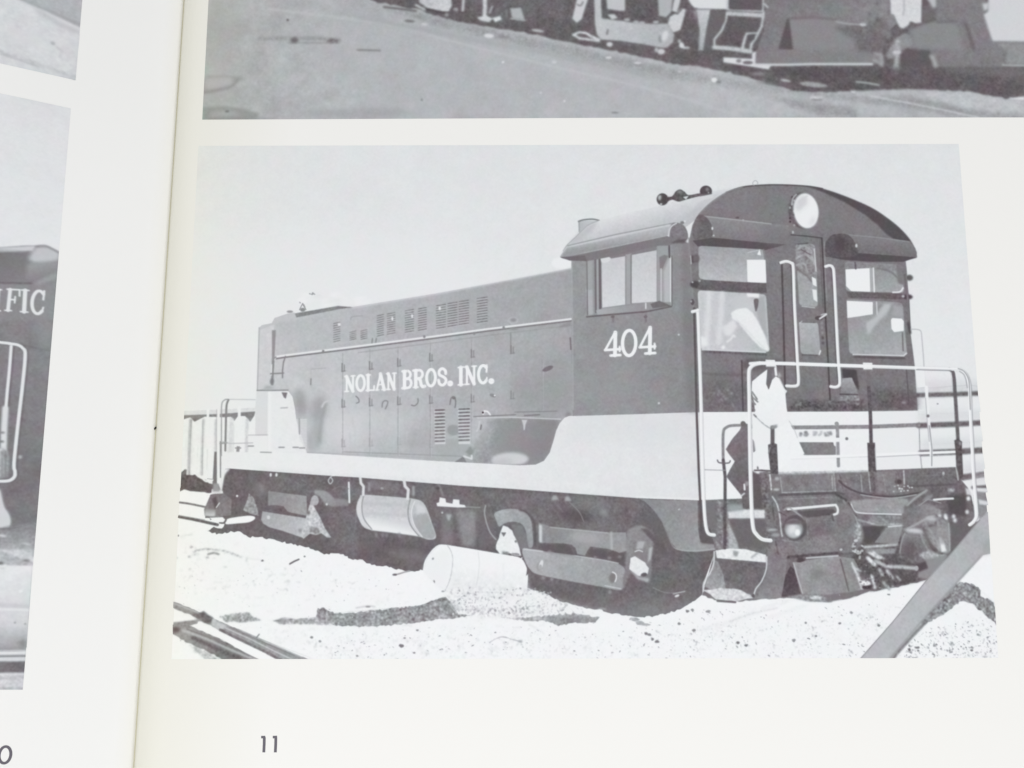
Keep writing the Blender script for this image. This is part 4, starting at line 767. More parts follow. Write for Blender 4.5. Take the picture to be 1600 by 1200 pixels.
# mid rail on the band
MID = [(1130, 719), (1130, 677), (1135, 668), (1144, 665), (1161, 664.5)]
L(smooth(MID), 4.4, 148, soft=.5, tex=(3,)); L([(1161, 665), (1201, 667.5), (1242, 668), (1357, 667), (1435, 664)], 6.2, 150, soft=.5, tex=(5, 3)); L([(1130, 719), (1133, 745), (1132.5, 856)], 4.8, 106, soft=.5, tex=(3,)); L(smooth([(1121, 719), (1124, 723), (1138, 723.5), (1141, 720)]), 2, 118, soft=.4); L([(1100, 734), (1134, 735)], 1.2, 165, soft=.4)
E(1307, 662, 3, 3, 150, soft=.5); L([(1308, 662), (1309, 690), (1310, 728)], 5, 158, soft=.6, tex=(5,)); 
P([(1246, 691), (1306, 691), (1306, 711), (1256, 711)], 138, soft=.5, tex=(3, 2)); P([(1244, 684), (1312, 684), (1312, 690.5), (1246, 689.5)], 231, soft=.4); P([(1300, 684), (1306, 684), (1306, 698), (1303, 696)], 231, soft=.3)
for x0, x1, v in ((1249, 1264, 130), (1270, 1284, 175), (1288, 1300, 145)):
    for _ in range(9): E(random.uniform(x0, x1), random.uniform(675, 681), 2.2, 1.8, v, soft=.7, alpha=.7)
E(1323, 685.5, 2.4, 2.4, 130, soft=.6); L([(1217, 718), (1230, 717), (1360, 713)], 1.4, 175, soft=.5); L([(1217, 716), (1300, 713.5), (1360, 711), (1430, 708.5), (1496, 706)], 4.2, 233, soft=.4); L([(1370, 714), (1439, 710.5)], 1.1, 175, soft=.4); P([(1216, 719), (1227, 718), (1226, 724), (1222, 725)], 132, soft=.5)
# draped signal shades
SH = [(1161, 659), (1169, 664), (1171, 771), (1168, 796), (1161, 794), (1159, 775), (1147, 760), (1135, 745), (1141, 733), (1148, 721), (1140, 711), (1134, 702), (1144, 686), (1156, 672)]
P(SH, (128, (1140, 700), 118, (1168, 740)), soft=.4, tex=(2.5, 2)); E(1161, 662, 4, 4, 120, soft=.6); L([(1163, 757), (1163.5, 765)], 3, 222, soft=.6); L([(1158, 775), (1163, 771)], 2.4, 205, soft=.5); E(1167, 756, 3, 4, 160, soft=.8)
P([(1176, 686), (1186, 700), (1182, 704), (1177, 707)], 132, soft=.5); L([(1191, 661), (1193, 680), (1195, 695)], 3.4, 118, soft=.5); L([(1183, 716), (1184, 732)], 2.6, 128, soft=.5); L([(1179, 735), (1190, 735)], 2.5, 112, soft=.5)
part('main', 'cloth_shade', SH, 'dark folded shade hanging at the corner post')
BAG2 = [(1196, 661), (1214, 655), (1231, 657), (1240, 672), (1247, 687), (1257, 709), (1240, 714), (1231, 722), (1216, 735), (1211, 700), (1206, 672)]
BAG = [(1199, 577), (1197, 600), (1201, 609), (1206, 594), (1212, 588), (1219, 592), (1227, 610), (1229, 637), (1233, 660), (1216, 668), (1204, 669), (1191, 660), (1180, 649), (1178, 628), (1174, 611), (1175, 596), (1187, 586)]
P([(1172, 650), (1190, 660), (1207, 672), (1203, 700), (1190, 730), (1176, 728), (1180, 705)], 228, soft=.7)
P(BAG2, 232, soft=.5, tex=(.8,)); P([(1206, 662), (1212, 680), (1210, 700), (1206, 690)], 205, soft=1.5, alpha=.6)
P([(1199, 575), (1206, 576), (1204, 606), (1199, 604)], 128, soft=.4)
P(BAG, (234, (1200, 600), 228, (1200, 660)), soft=.5, tex=(.8, .8)); P([(1199.5, 577), (1206, 577), (1205.5, 596), (1201, 608), (1199, 600)], 122, soft=.4)
L(smooth([(1180, 650), (1190, 660), (1203, 669), (1214, 667)]), 1.6, 185, soft=.5); L([(1233, 658), (1240, 668), (1246, 684)], 1.2, 196, soft=.5); L(smooth([(1212, 572), (1213, 582), (1217, 590), (1221, 598), (1226, 608)]), 1.3, 185, soft=.5)
L([(1211, 570), (1212.5, 586)], 3.6, 230, soft=.4); E(1218, 586, 2, 4, 180, -20, soft=.7); P([(1224, 606), (1230, 611), (1227, 616)], 222, soft=.4)
for a, b in (((1175, 612), (1183, 624)), ((1176, 621), (1184, 628)), ((1175, 626), (1180, 632)), ((1176, 638), (1179, 641)), ((1178, 648), (1181, 651))): L([a, b], 2.6, 148, soft=.6, tex=(8,))
L([(1207, 668), (1207, 694)], 6, 112, soft=.5); P([(1203, 666), (1215, 663), (1213, 669), (1206, 671)], 160, soft=.8)
part('main', 'cloth_bag', BAG, 'white bag tied to the end railing'); part('main', 'cloth_bag', BAG2, 'white flap hanging below the tied bag')
# posts
P([(1200, 695), (1208, 692), (1214, 694), (1216, 741), (1204, 740), (1201, 712)], 108, soft=.5, tex=(6,)); L([(1203, 700), (1201, 708)], 2, 150, soft=.5)
L([(1356.5, 577), (1358, 610)], 5.4, 126, soft=.5); L([(1357.5, 606), (1360, 650), (1361, 692)], 5.4, 106, soft=.5, tex=(3,)); P([(1355, 692), (1367, 691.5), (1369, 738), (1357, 737)], 102, soft=.5, tex=(5,))
L([(1362, 738), (1366, 772)], 6, 112, soft=.8, tex=(6,)); L([(1367, 700), (1369, 730)], 1.2, 190, soft=.4)
L(smooth([(1483, 577), (1488, 580), (1490.5, 590), (1492, 611), (1494.5, 650), (1497, 690)]), 5.4, 112, soft=.5, tex=(3,)); P([(1491, 688), (1497, 686), (1503, 690), (1503, 702), (1505, 745), (1500, 750), (1494, 730), (1493, 705)], 104, soft=.6, tex=(5,)); E(1500, 693, 2, 3, 165, soft=.8)
L(smooth([(1425, 514.5), (1434, 515), (1439, 518), (1440.5, 530), (1443, 560), (1445, 600)]), 1.5, 186, soft=.4); L([(1447.5, 605), (1449.5, 648), (1452, 668), (1455, 703), (1455.5, 728)], 5, 228, soft=.5); L([(1446, 622), (1449, 660), (1452, 690)], 1.1, 175, soft=.4); L([(1452, 665), (1456, 700), (1455.8, 728)], 1.4, 150, soft=.4); E(1450, 650, 2.4, 2.4, 128, soft=.5)
P([(1431, 577), (1445, 577), (1446, 604), (1434, 606)], 227, soft=.6)
part_multi('main', 'post', [([(1357, 577), (1360, 650), (1361, 692), (1363, 737)], 6)], 'dark middle post of the end railing'); part_multi('main', 'post', [([(1488, 580), (1492, 611), (1494.5, 650), (1499, 745)], 6)], 'dark far post of the end railing'); part_multi('main', 'post', [([(1207, 668), (1207, 694), (1209, 740)], 7)], 'dark near post of the end railing')
# white pipe rails at the end
def pipe(pts, w=5.2, shade=(2.2, 1.2), v=234, sv=150):
    q = smooth(pts, 6); L([(a + shade[0], b + shade[1]) for a, b in q], w * .55, sv, soft=.5, alpha=.75); L(q, w, v, soft=.35); L([(a + w * .3, b + w * .2) for a, b in q], w * .3, 205, soft=.5, alpha=.7)
pipe([(1204, 844.5), (1191, 842.5), (1182, 835), (1176.5, 824), (1174, 790), (1172.5, 740), (1171.5, 690), (1170.5, 620), (1170, 584), (1172, 575), (1178, 570), (1187, 567.5)], 5.8)
pipe([(1187, 567.5), (1230, 568), (1300, 570.5), (1360, 572.5), (1432, 575)], 5.4); pipe([(1432, 575), (1470, 576.5), (1490, 577), (1500, 578), (1507, 582), (1512, 592), (1514.5, 606), (1516, 649), (1518.5, 696), (1521, 745), (1525, 790), (1525.5, 806), (1521, 815), (1515, 820)], 5, (2.4, .6))
L(smooth([(1432, 577.6), (1460, 578.4), (1486, 579)]), 1.3, 150, soft=.4); L(smooth([(1497, 576), (1506, 580), (1513, 592), (1514.5, 606), (1516, 640)]), 1.3, 150, soft=.4); L(smooth([(1499, 580), (1506, 585), (1509.5, 594), (1511.4, 606)]), 1.2, 165, soft=.4)
for x, y in ((1204, 567.5), (1356, 572)): P([(x - 8, y - 5.5), (x + 7, y - 5), (x + 7, y + 5.5), (x - 7, y + 5.5)], 231, soft=.5); L([(x - 7, y + 6), (x + 7, y + 6)], 1.4, 150, soft=.4)
part_multi('main', 'handrail', [([(1204, 844.5), (1191, 842.5), (1182, 835), (1176.5, 824), (1174, 790), (1171.5, 690), (1170, 584), (1172, 575), (1178, 570), (1187, 567.5), (1300, 570.5), (1432, 575), (1490, 577), (1500, 578), (1507, 582), (1512, 592), (1514.5, 606), (1516, 649), (1521, 745), (1525, 790), (1525.5, 806), (1521, 815), (1515, 820)], 5.8)], 'white pipe railing round the end platform')
L([(1084.5, 482), (1086.5, 560), (1088.5, 643), (1092, 740), (1094.5, 790), (1096, 830)], 3.6, 104, soft=.5)
pipe([(1082, 487), (1089, 486), (1090.5, 492), (1093, 560), (1095.5, 641), (1097.5, 720), (1099.5, 781), (1101.5, 812), (1104, 828), (1108, 834.5), (1116, 836)], 5.2, (1.6, .6))
part_multi('main', 'grab_iron', [([(1082, 487), (1089, 486), (1090.5, 492), (1093, 560), (1095.5, 641), (1099.5, 781), (1101.5, 812), (1104, 828), (1108, 834.5), (1116, 836)], 5.2)], 'long white grab iron at the near corner')
for pts in ([(1220, 410.5), (1228, 408.5), (1236, 411), (1239.3, 418), (1241, 470), (1243.5, 520), (1246, 567), (1247.5, 595), (1245.5, 602), (1239, 603.5), (1229, 603)], [(1290, 416.5), (1296, 415), (1301, 418), (1303, 430), (1306, 490), (1309.5, 560), (1312, 595), (1310, 603), (1304, 605), (1298, 604)]):
    pipe(pts, 4.8, (-2.6, 1), sv=98); part_multi('main', 'grab_iron', [(pts, 4.8)], 'short white grab iron beside the door')
L([(1172, 568), (1185, 567), (1300, 570.5), (1360, 572.5)], 4.6, 233, soft=.35)

# barrel half buried in gravel
BAR = smooth([(661, 890), (663, 878), (669, 867), (677, 857), (686, 851), (697, 851)], 4) + [(740, 858), (809, 870)] + smooth([(809, 870), (817.5, 875.5), (824, 890), (825, 900), (824, 922)], 4) + [(800, 925), (760, 925), (720, 928), (700, 924), (680, 912)]
P(BAR, 232, soft=.3, tex=(.6,)); P([(706, 880), (745, 890), (823, 898), (822, 928), (740, 932), (700, 927)], (230, (760, 885), 218, (755, 926)), soft=5, tex=(2, 2), alpha=.9); P([(662, 890), (672, 868), (700, 856), (704, 880), (694, 922), (676, 908)], 227, soft=3)
L(smooth([(699, 852), (705, 862), (707.5, 876), (705, 897), (701, 911), (695, 924)]), 1.3, 196, soft=.5, tex=(5,)); L(smooth([(747, 862), (749, 880), (747, 900), (743, 921)]), 1.1, 205, soft=.6, alpha=.8); L(smooth([(786, 880), (787, 905)]), 1, 216, soft=.8)
E(676.5, 873, 1.6, 2, 165, 30, soft=.4); E(678.5, 908.5, 1, 2.4, 140, -20, soft=.4); E(692, 924, 2.4, 1.4, 170, soft=.5); L(smooth([(664, 885), (670, 868), (686, 852)]), 1, 215, soft=.5)
part('main', 'barrel', BAR, 'white drum lying half buried in gravel')
P([(822, 900), (830, 892), (824, 886)], 118, soft=.5)
# gravel: shadow bands, wheel ruts, specks
bandA = rough([(494, 966), (497, 951), (506, 950), (522, 958), (550, 957.5), (600, 952), (658, 946), (680, 937), (696, 933), (705, 941), (712, 951), (716, 960), (735, 962), (711, 966), (690, 967), (647, 973), (600, 978), (562, 979), (520, 977)], 1.2, 3)
P(bandA, 150, soft=.6, tex=(16, 7)); P(rough([(424, 970), (440, 965), (470, 967), (494, 965), (520, 960), (520, 977), (480, 975), (440, 975)], 1.2, 3), 168, soft=.7, tex=(14, 5))
part('main', 'shadow_band', [(426, 970), (470, 967), (494, 965), (497, 951), (522, 958), (658, 946), (696, 933), (716, 960), (647, 973), (562, 979), (520, 976), (440, 974)], 'dark streak across the pale gravel')
P(rough([(342, 964), (365, 958), (389, 957), (396, 964), (409, 970), (380, 972), (353, 972)], 1.2, 3), 172, soft=.7, tex=(14, 5))
P(rough([(784, 965), (820, 965), (860, 961), (890, 959), (912, 960), (936, 965), (931, 973), (900, 973), (872, 978), (850, 970), (820, 970)], 1.4, 3), (182, (800, 966), 128, (880, 968)), soft=.6, tex=(9, 5))
for x, y in ((990, 968), (1000, 973), (1008, 976)): P([(x + math.cos(t) * 9 * random.uniform(.5, 1.2), y + math.sin(t) * 4 * random.uniform(.4, 1.1)) for t in (0, 1, 2, 3, 4, 5.2)], 165, soft=.6, tex=(8,))
for x, y in ((1015, 992), (1020, 999), (1026, 1003), (1010, 990)): P([(x + math.cos(t) * 4 * random.uniform(.4, 1.3), y + math.sin(t) * 3 * random.uniform(.4, 1.2)) for t in (0, 1, 2, 3, 4, 5.2)], 125, soft=.4)
P(rough([(700, 935), (716, 940), (745, 948), (790, 950), (840, 950), (860, 958), (800, 964), (750, 962), (725, 955), (712, 955)], 1.5, 4), 214, soft=3, tex=(11, 4))
P([(700, 918), (825, 916), (840, 935), (700, 940)], 222, soft=4, tex=(5, 5), alpha=.8)
for _ in range(230):
    x, y = random.uniform(706, 862), random.uniform(918, 962); E(x, y, random.uniform(.7, 2.4), random.uniform(.6, 1.6), random.choice((170, 185, 200, 238, 150)), random.uniform(0, 180), soft=.4, alpha=.75)
P([(740, 930), (860, 935), (960, 965), (860, 962), (740, 950)], 224, soft=5, tex=(2,), alpha=.6)
M.gravel([(470, 985), (1000, 990), (1330, 960), (1420, 940), (1345, 1030), (470, 1030)], 9, .9); M.gravel([(980, 985), (1330, 960), (1400, 950), (1350, 1030), (980, 1030)], 17, 1.1); M.gravel([(1430, 1000), (1540, 965), (1560, 1000), (1560, 1030), (1400, 1030)], 34, .7)
M.gravel([(700, 925), (870, 940), (940, 960), (850, 968), (720, 960)], 24, .3, soft=6); M.gravel([(280, 840), (560, 890), (660, 940), (280, 930)], 9, 1.0, fine=False, soft=10); M.gravel([(340, 985), (700, 985), (1000, 1000), (900, 1030), (480, 1030)], 8, .6, fine=False, soft=10)
for _ in range(150):
    x, y = random.uniform(300, 1540), random.uniform(880, 1025)
    if y < 900 + (x - 300) * .07 or (x > 1340 and y > 1030 - (x - 1340) * 1.0 and x < 1500): continue
    L(smooth([(x + k * random.uniform(2, 6), y + random.uniform(-1.6, 1.6)) for k in range(4)]), random.uniform(1, 3.2), random.choice((212, 218, 222, 226)), soft=1.1, alpha=.6, tex=(4,))
REG = [(290, 850), (560, 885), (690, 940), (1000, 975), (1500, 880), (1559, 860), (1560, 1030), (270, 1030)]
M.specks(REG, 700, (.4, 1.5), (165, 220)); M.specks([(980, 975), (1100, 950), (1330, 945), (1400, 925), (1350, 1028), (980, 1029)], 420, (.5, 2.0), (140, 212)); M.specks([(1400, 1029), (1440, 985), (1530, 965), (1558, 985), (1559, 1028)], 380, (.6, 2.1), (135, 210)); M.specks([(480, 1029), (560, 985), (850, 975), (1000, 985), (980, 1029)], 300, (.4, 1.8), (150, 210), rot=0)
M.specks([(280, 880), (560, 900), (660, 930), (400, 950), (280, 930)], 90, (.4, 1.4), (175, 215))
for x, y, r, v in ((627, 1009, 4, 130), (652, 985, 2.6, 140), (632, 997, 2, 150), (647, 1020, 2, 140), (558, 1025, 2, 150), (1074, 955, 3.2, 125), (1082, 953, 2.6, 140), (1107, 955, 4, 150), (1084, 985, 3.4, 135), (1061, 975, 3, 130), (1153, 1004, 3.4, 120), (1166, 1008, 3, 130), (1259, 973, 2.6, 130), (1275, 994, 2.2, 110), (1312, 974, 2.4, 125), (1373, 977, 3, 125), (1421, 1015, 2.8, 110), (1433, 1012, 4, 135), (1518, 1016, 2.4, 125), (487, 996, 3, 150), (500, 1002, 2.4, 160), (1240, 1001, 3, 140), (1240, 1000, 3, 150), (1330, 957, 3, 150)):
    P([(x + math.cos(t) * r * random.uniform(.6, 1.3), y + math.sin(t) * r * random.uniform(.4, 1)) for t in (0, .8, 1.6, 2.4, 3.2, 4, 4.8, 5.6)], v, soft=.4)
L(smooth([(302, 862), (318, 858), (335, 859), (350, 861), (365, 866), (378, 871)]), 3, 196, soft=1.2, tex=(12,)); L(smooth([(325, 866), (334, 864), (342, 866)]), 2.6, 150, soft=.7, tex=(8,)); E(410, 876, 2, 1.4, 120, soft=.4); L([(385, 872), (408, 875)], 1.5, 214, soft=.7)
L([(453, 881), (460, 877), (467, 874)], 2.4, 118, soft=.3); E(476, 869.5, 1.6, 1.2, 130, soft=.3); E(278, 837, 1.6, 1.2, 110, soft=.4); L([(282, 838), (300, 835)], 2, 205, soft=.8, tex=(8,))
for x, y in ((296, 870), (275, 872), (324, 871), (299, 855)): E(x, y, 3, 2, 195, soft=.8, tex=(8,))
L(smooth([(614, 898), (622, 897), (632, 894), (640, 892)]), 2.4, 170, soft=.4); E(617, 898, 3.4, 1.6, 120, soft=.5); L(smooth([(556, 950), (575, 947), (586, 948)]), 2, 190, soft=.8); E(575, 948, 4, 1.4, 160, soft=.6)
L(smooth([(765, 1004), (775, 998), (786, 995), (800, 999), (815, 1003)]), 1.8, 190, soft=.6, tex=(10,)); E(813, 1002, 4, 2, 170, soft=.8); L(smooth([(826, 975), (840, 983), (850, 990)]), 1.4, 205, soft=.7)
L(smooth([(1096, 984), (1130, 975), (1165, 962), (1200, 948), (1230, 940)]), 5, 219, soft=2.5, alpha=.8, tex=(4,)); L(smooth([(1140, 972), (1170, 960), (1215, 950)]), 1.6, 200, soft=.8, tex=(6,)); L(smooth([(1200, 965), (1240, 952), (1260, 946)]), 3, 222, soft=2)
P([(300, 960), (1560, 930), (1560, 1000), (700, 1010)], 232, soft=20, alpha=.2)
# near track at the lower left
R1 = [(270, 940), (300, 951), (332, 966), (400, 996), (450, 1018), (490, 1033), (437, 1033), (410, 1016), (344, 985), (300, 962), (270, 950)]
P(rough(R1, .9, 4), 160, soft=.5, tex=(5, 3)); P(rough([(300, 961), (318, 955), (334, 966), (330, 974), (318, 972)], .7, 4), 122, soft=.8, tex=(5,)); P([(332, 966), (342, 972), (356, 978), (344, 986), (330, 977)], 196, soft=1, tex=(4,))
L([(272, 943), (310, 957)], 2, 185, soft=.6); L([(344, 984), (372, 998), (410, 1016), (440, 1032)], 4, 132, soft=.6, tex=(8,)); L([(352, 981), (390, 998), (430, 1018), (458, 1031)], 1.8, 198, soft=.5); L([(360, 980), (410, 1003), (460, 1024)], 2, 145, soft=.6); L([(372, 983), (420, 1004), (470, 1026)], 1.6, 182, soft=.6)
L([(401, 996), (405, 991)], 1.8, 150, soft=.5)
P(rough([(344, 990), (380, 1006), (410, 1020), (436, 1033), (400, 1033), (385, 1026), (372, 1014), (350, 1000)], .8, 4), 236, soft=.5)
R2 = [(269, 974), (290, 971), (310, 970), (308, 974), (296, 978), (312, 985), (350, 1001), (402, 1032), (372, 1033), (350, 1031), (318, 1015), (290, 1003), (269, 990)]
P(rough(R2, .9, 4), (162, (300, 985), 134, (340, 1015)), soft=.6, tex=(5, 3)); L([(286, 985), (320, 997), (360, 1015), (398, 1031)], 3, 192, soft=.8); L([(292, 983), (330, 997), (372, 1015), (404, 1031)], 1.6, 140, soft=.6); L([(300, 996), (340, 1014), (376, 1031)], 5, 114, soft=1.2, tex=(4,)); P(rough([(296, 1006), (330, 1022), (350, 1033), (326, 1033), (305, 1018)], 1.5, 3), 178, soft=1.5, tex=(16, 6), alpha=.8)
E(275, 984, 6, 5, 108, soft=1.5); L([(270, 974), (300, 971), (316, 968)], 3, 150, soft=.7, tex=(8,))
part('main', 'rail', [(270, 940), (332, 966), (400, 996), (488, 1029), (437, 1029), (344, 985), (270, 950)], 'dark rail crossing the lower left corner'); part('main', 'rail', [(270, 976), (296, 978), (350, 1001), (396, 1029), (329, 1029), (283, 999), (270, 990)], 'darker second rail in the lower left corner')
# leaning timber at the lower right and its shadow
SHD = rough([(1499, 909), (1510, 911), (1521, 913), (1534, 921), (1532, 930), (1545, 938), (1554, 942), (1558, 978), (1545, 966), (1532, 954), (1516, 941), (1499, 941), (1485, 952), (1469, 963), (1442, 976), (1434, 968), (1460, 935)], 1.6, 3.5)
P(SHD, 152, soft=.6, tex=(17, 7)); L([(1446, 972), (1425, 994), (1400, 1022), (1392, 1034)], 5, 140, soft=1, tex=(6,))
part('main', 'shadow_band', [(1499, 909), (1521, 913), (1554, 942), (1556.5, 978), (1532, 954), (1516, 941), (1469, 963), (1442, 976), (1434, 968), (1460, 935)], 'speckled shadow beside the leaning timber')
TIM = [(1531, 812), (1545, 796), (1560, 790), (1560, 862), (1534, 868), (1520, 884), (1499, 906), (1470, 938), (1441, 970), (1410, 1006), (1388, 1034), (1340, 1034), (1368, 1002), (1394, 973), (1422, 938), (1450, 904), (1468, 884), (1487, 864)]
P(TIM, (180, (1540, 830), 186, (1380, 1010)), soft=.5, tex=(1, 1, 1.5)); L([(1531, 812), (1487, 864), (1450, 904), (1394, 973), (1343, 1031)], 1.6, 164, soft=.6); L([(1534, 868), (1499, 906), (1441, 970), (1390, 1030)], 2.4, 160, soft=.8); L([(1500, 880), (1440, 950)], 10, 188, soft=6, alpha=.5)
P([(1536, 845), (1560, 840), (1560, 862), (1535, 868)], 164, soft=3, alpha=.6)
part('main', 'leaning_timber', [(1531, 812), (1544, 800), (1547, 860), (1534, 868), (1499, 906), (1441, 970), (1410, 1006), (1391, 1028), (1345, 1028), (1394, 973), (1450, 904), (1487, 864)], 'smooth grey timber slanting across the corner')

# ------------------------------------------------------------------ lettering (drawn strokes, slab serif)
def arc(cx, cy, rx, ry, a0, a1, n=12):
    return [(cx + rx * math.cos(math.radians(a0 + (a1 - a0) * i / n)), cy + ry * math.sin(math.radians(a0 + (a1 - a0) * i / n))) for i in range(n + 1)]
GL = {  # unit glyphs: x 0..1, y 0..1 upward: (points, weight)
 'N': [([(.18, .04), (.18, .96)], .8), ([(.16, .97), (.80, .03)], 1.25), ([(.82, .02), (.82, .96)], .8), ([(0, .03), (.36, .03)], .6), ([(0, .97), (.24, .97)], .6), ([(.64, .97), (1, .97)], .6)],
 'O': [(arc(.5, .5, .42, .47, 0, 360, 24), 1.05)],
 'L': [([(.22, .03), (.22, .97)], 1.25), ([(0, .97), (.46, .97)], .6), ([(0, .03), (.9, .03), (.93, .28)], .7)],
 'A': [([(.12, .03), (.48, .98)], .8), ([(.48, .98), (.86, .03)], 1.3), ([(.24, .34), (.74, .34)], .6), ([(0, .03), (.3, .03)], .6), ([(.64, .03), (1, .03)], .6)],
 'B': [([(.2, .03), (.2, .97)], 1.25), ([(0, .03), (.55, .03)] + arc(.55, .28, .33, .25, -90, 90, 8) + [(.2, .53)], .95), ([(0, .97), (.5, .97)] + arc(.5, .76, .3, .21, 90, -90, 8) + [(.2, .53)], .95)],
 'R': [([(.2, .03), (.2, .97)], 1.25), ([(0, .97), (.5, .97)] + arc(.5, .74, .32, .23, 90, -90, 8) + [(.2, .5)], .95), ([(.45, .5), (.62, .4), (.7, .12), (.82, .03), (1, .05)], 1.15), ([(0, .03), (.4, .03)], .6)],
 'S': [(smooth([(.84, .68), (.8, .84), (.5, .97), (.2, .86), (.2, .64), (.5, .53), (.8, .4), (.86, .2), (.55, .03), (.22, .12), (.12, .33)], 3), 1.05)],
 'I': [([(.5, .03), (.5, .97)], 1.3), ([(.1, .03), (.9, .03)], .6), ([(.1, .97), (.9, .97)], .6)],
 'C': [(arc(.52, .5, .43, .47, 48, 312, 20), 1.1), ([(.84, .62), (.86, .97)], .7), ([(.84, .2), (.88, .3)], .6)],
 'F': [([(.22, .03), (.22, .97)], 1.25), ([(0, .03), (.46, .03)], .6), ([(0, .97), (.92, .97), (.95, .7)], .7), ([(.22, .52), (.62, .52)], .7), ([(.64, .38), (.64, .66)], .6)],
 '.': [([(.5, .09), (.5, .1)], 2.0)],
 '4': [([(.66, .98), (.66, .04)], 1.35), ([(.62, .96), (.06, .3)], .85), ([(.04, .28), (.98, .28)], .95), ([(.4, .04), (.98, .04)], 1.0), ([(.95, .2), (.95, .38)], .75)],
 '0': [(arc(.5, .5, .4, .46, 0, 360, 26), 1.2)],
}
def glyph(cv, key, ch, tl, tr, br, bl, w, v, soft=.4, store=None):
    tl, tr, br, bl = map(np.array, (tl, tr, br, bl))
    for pts, wt in GL[ch]:
        q = []
        for x, y in pts:
            a = bl + (br - bl) * x; b = tl + (tr - tl) * x
            q.append(tuple(a + (b - a) * y))
        cv.line(q, w * wt, v, soft=soft)
        if store is not None: store.append((q, w * wt))
def word(cv, key, text, x0, x1, top0, top1, bot0, bot1, w, v, widths, store=None):
    tot = sum(widths); x = 0.
    for ch, ww in zip(text, widths):
        a, b = x / tot, (x + ww * .9) / tot; x += ww
        if ch == ' ': continue
        f = lambda t: (x0 + (x1 - x0) * t, top0 + (top1 - top0) * t)
        g = lambda t: (x0 + (x1 - x0) * t, bot0 + (bot1 - bot0) * t)
        glyph(cv, key, ch, f(a), f(b), g(b), g(a), w, v, store=store)
st = []
word(M, 'main', 'NOLAN', 539, 620.5, 587.5, 582, 612.5, 608.5, 4.1, 232, (1.05, 1, .9, 1.05, 1.0), st)
word(M, 'main', 'BROS.', 629, 707, 579.5, 574, 607.5, 601.5, 4.5, 233, (.95, 1.05, 1, .95, .35), st)
word(M, 'main', 'INC.', 715, 771.5, 573.5, 569, 602.5, 598, 4.5, 233, (.6, 1.05, .98, .36), st)
part_multi('main', 'lettering', st, 'white words NOLAN BROS. INC. on the hood')
st = []
for i, (x0, x1, t, b) in enumerate(((944, 969.5, 519, 557), (970, 996, 514.5, 557.5), (998, 1024, 511.5, 554))):
    glyph(M, 'main', '404'[i], (x0 + (2 if i != 1 else 0), t + .8), (x1, t - .8), (x1, b - .8), (x0, b + .8), 4.6, 233, soft=.4, store=st)
part_multi('main', 'number', st, 'white number 404 on the cab side')

# ------------------------------------------------------------------ print above it: locomotive truck and plough
UP = [(336, -190), (1640, -190), (1652, 183.5), (1600, 183.5), (960, 184), (316, 187)]
U = Canvas(UP, to_right, 184)
P, L, E = U.poly, U.line, U.ell
def uc(x, y): return (840 + x * .1875, y * .1875)
def u2(x, y): return (1100 + x * .1875, y * .1875)
def u3(x, y): return (1300 + x * .1875, y * .1875)
def u1(x, y): return (560 + x * .1875, y * .1875)
P([(300, -260), (1700, -260), (1700, 200), (300, 200)], (183, (330, 0), 187, (800, 100)), tex=(1.2, 2.5, 5))
P([(300, -10), (380, -10), (350, 190), (300, 190)], 180, soft=12, alpha=.6); P([(560, 10), (900, 80), (1150, 140), (1300, 190), (600, 190), (450, 60)], 187, soft=20, alpha=.6)
P([(575, 4), (660, 22), (840, 62), (1000, 96), (1160, 128), (1340, 150), (1600, 190), (1600, 176), (1340, 160), (1160, 142), (1000, 116), (840, 78), (660, 34)], 170, soft=4, tex=(4, 3), alpha=.9)
L(smooth([(420, 14), (580, 34), (640, 46), (720, 68), (860, 103), (970, 128), (1090, 160), (1160, 184)]), 3, 196, soft=1.4); L(smooth([(560, 26), (740, 62), (900, 92), (1040, 122)]), 9, 180, soft=3)
P([(1060, 118), (1200, 140), (1340, 160), (1400, 184), (1150, 184), (1100, 160)], 192, soft=8, alpha=.7, tex=(1, 3)); P([(1190, 150), (1330, 168), (1345, 184), (1290, 182), (1240, 166)], 160, soft=5, tex=(4, 3), alpha=.8); P([(1340, 158), (1420, 150), (1520, 168), (1560, 184), (1490, 182), (1400, 164)], 168, soft=4, tex=(4, 3)); P([(1440, 142), (1520, 147), (1600, 160), (1600, 178), (1520, 172), (1460, 156)], 196, soft=4, tex=(3, 3), alpha=.9)
L([(1360, 150), (1420, 161), (1470, 171), (1530, 184)], 2, 208, soft=.8); L([(1560, 150), (1584, 153), (1600, 154)], 4, 222, soft=1)
P(smooth([(318, 122), (345, 118), (380, 121), (372, 128), (360, 136), (340, 142), (318, 144)], 3, True), 170, soft=2); P([(320, 122), (360, 120), (366, 130), (340, 138), (320, 140)], 186, soft=3); L(smooth([(318, 145), (340, 141), (360, 136), (372, 124)]), 3, 158, soft=1.5)
P([(316, 168), (350, 166), (380, 170), (405, 178), (400, 187), (316, 188)], 163, soft=2); P([(330, 174), (360, 172), (380, 180), (330, 184)], 176, soft=3); P([(480, 172), (620, 168), (650, 180), (480, 184)], 172, soft=5, alpha=.7); L([(316, 186), (420, 185.5)], 2, 150, soft=1.4, alpha=.7)
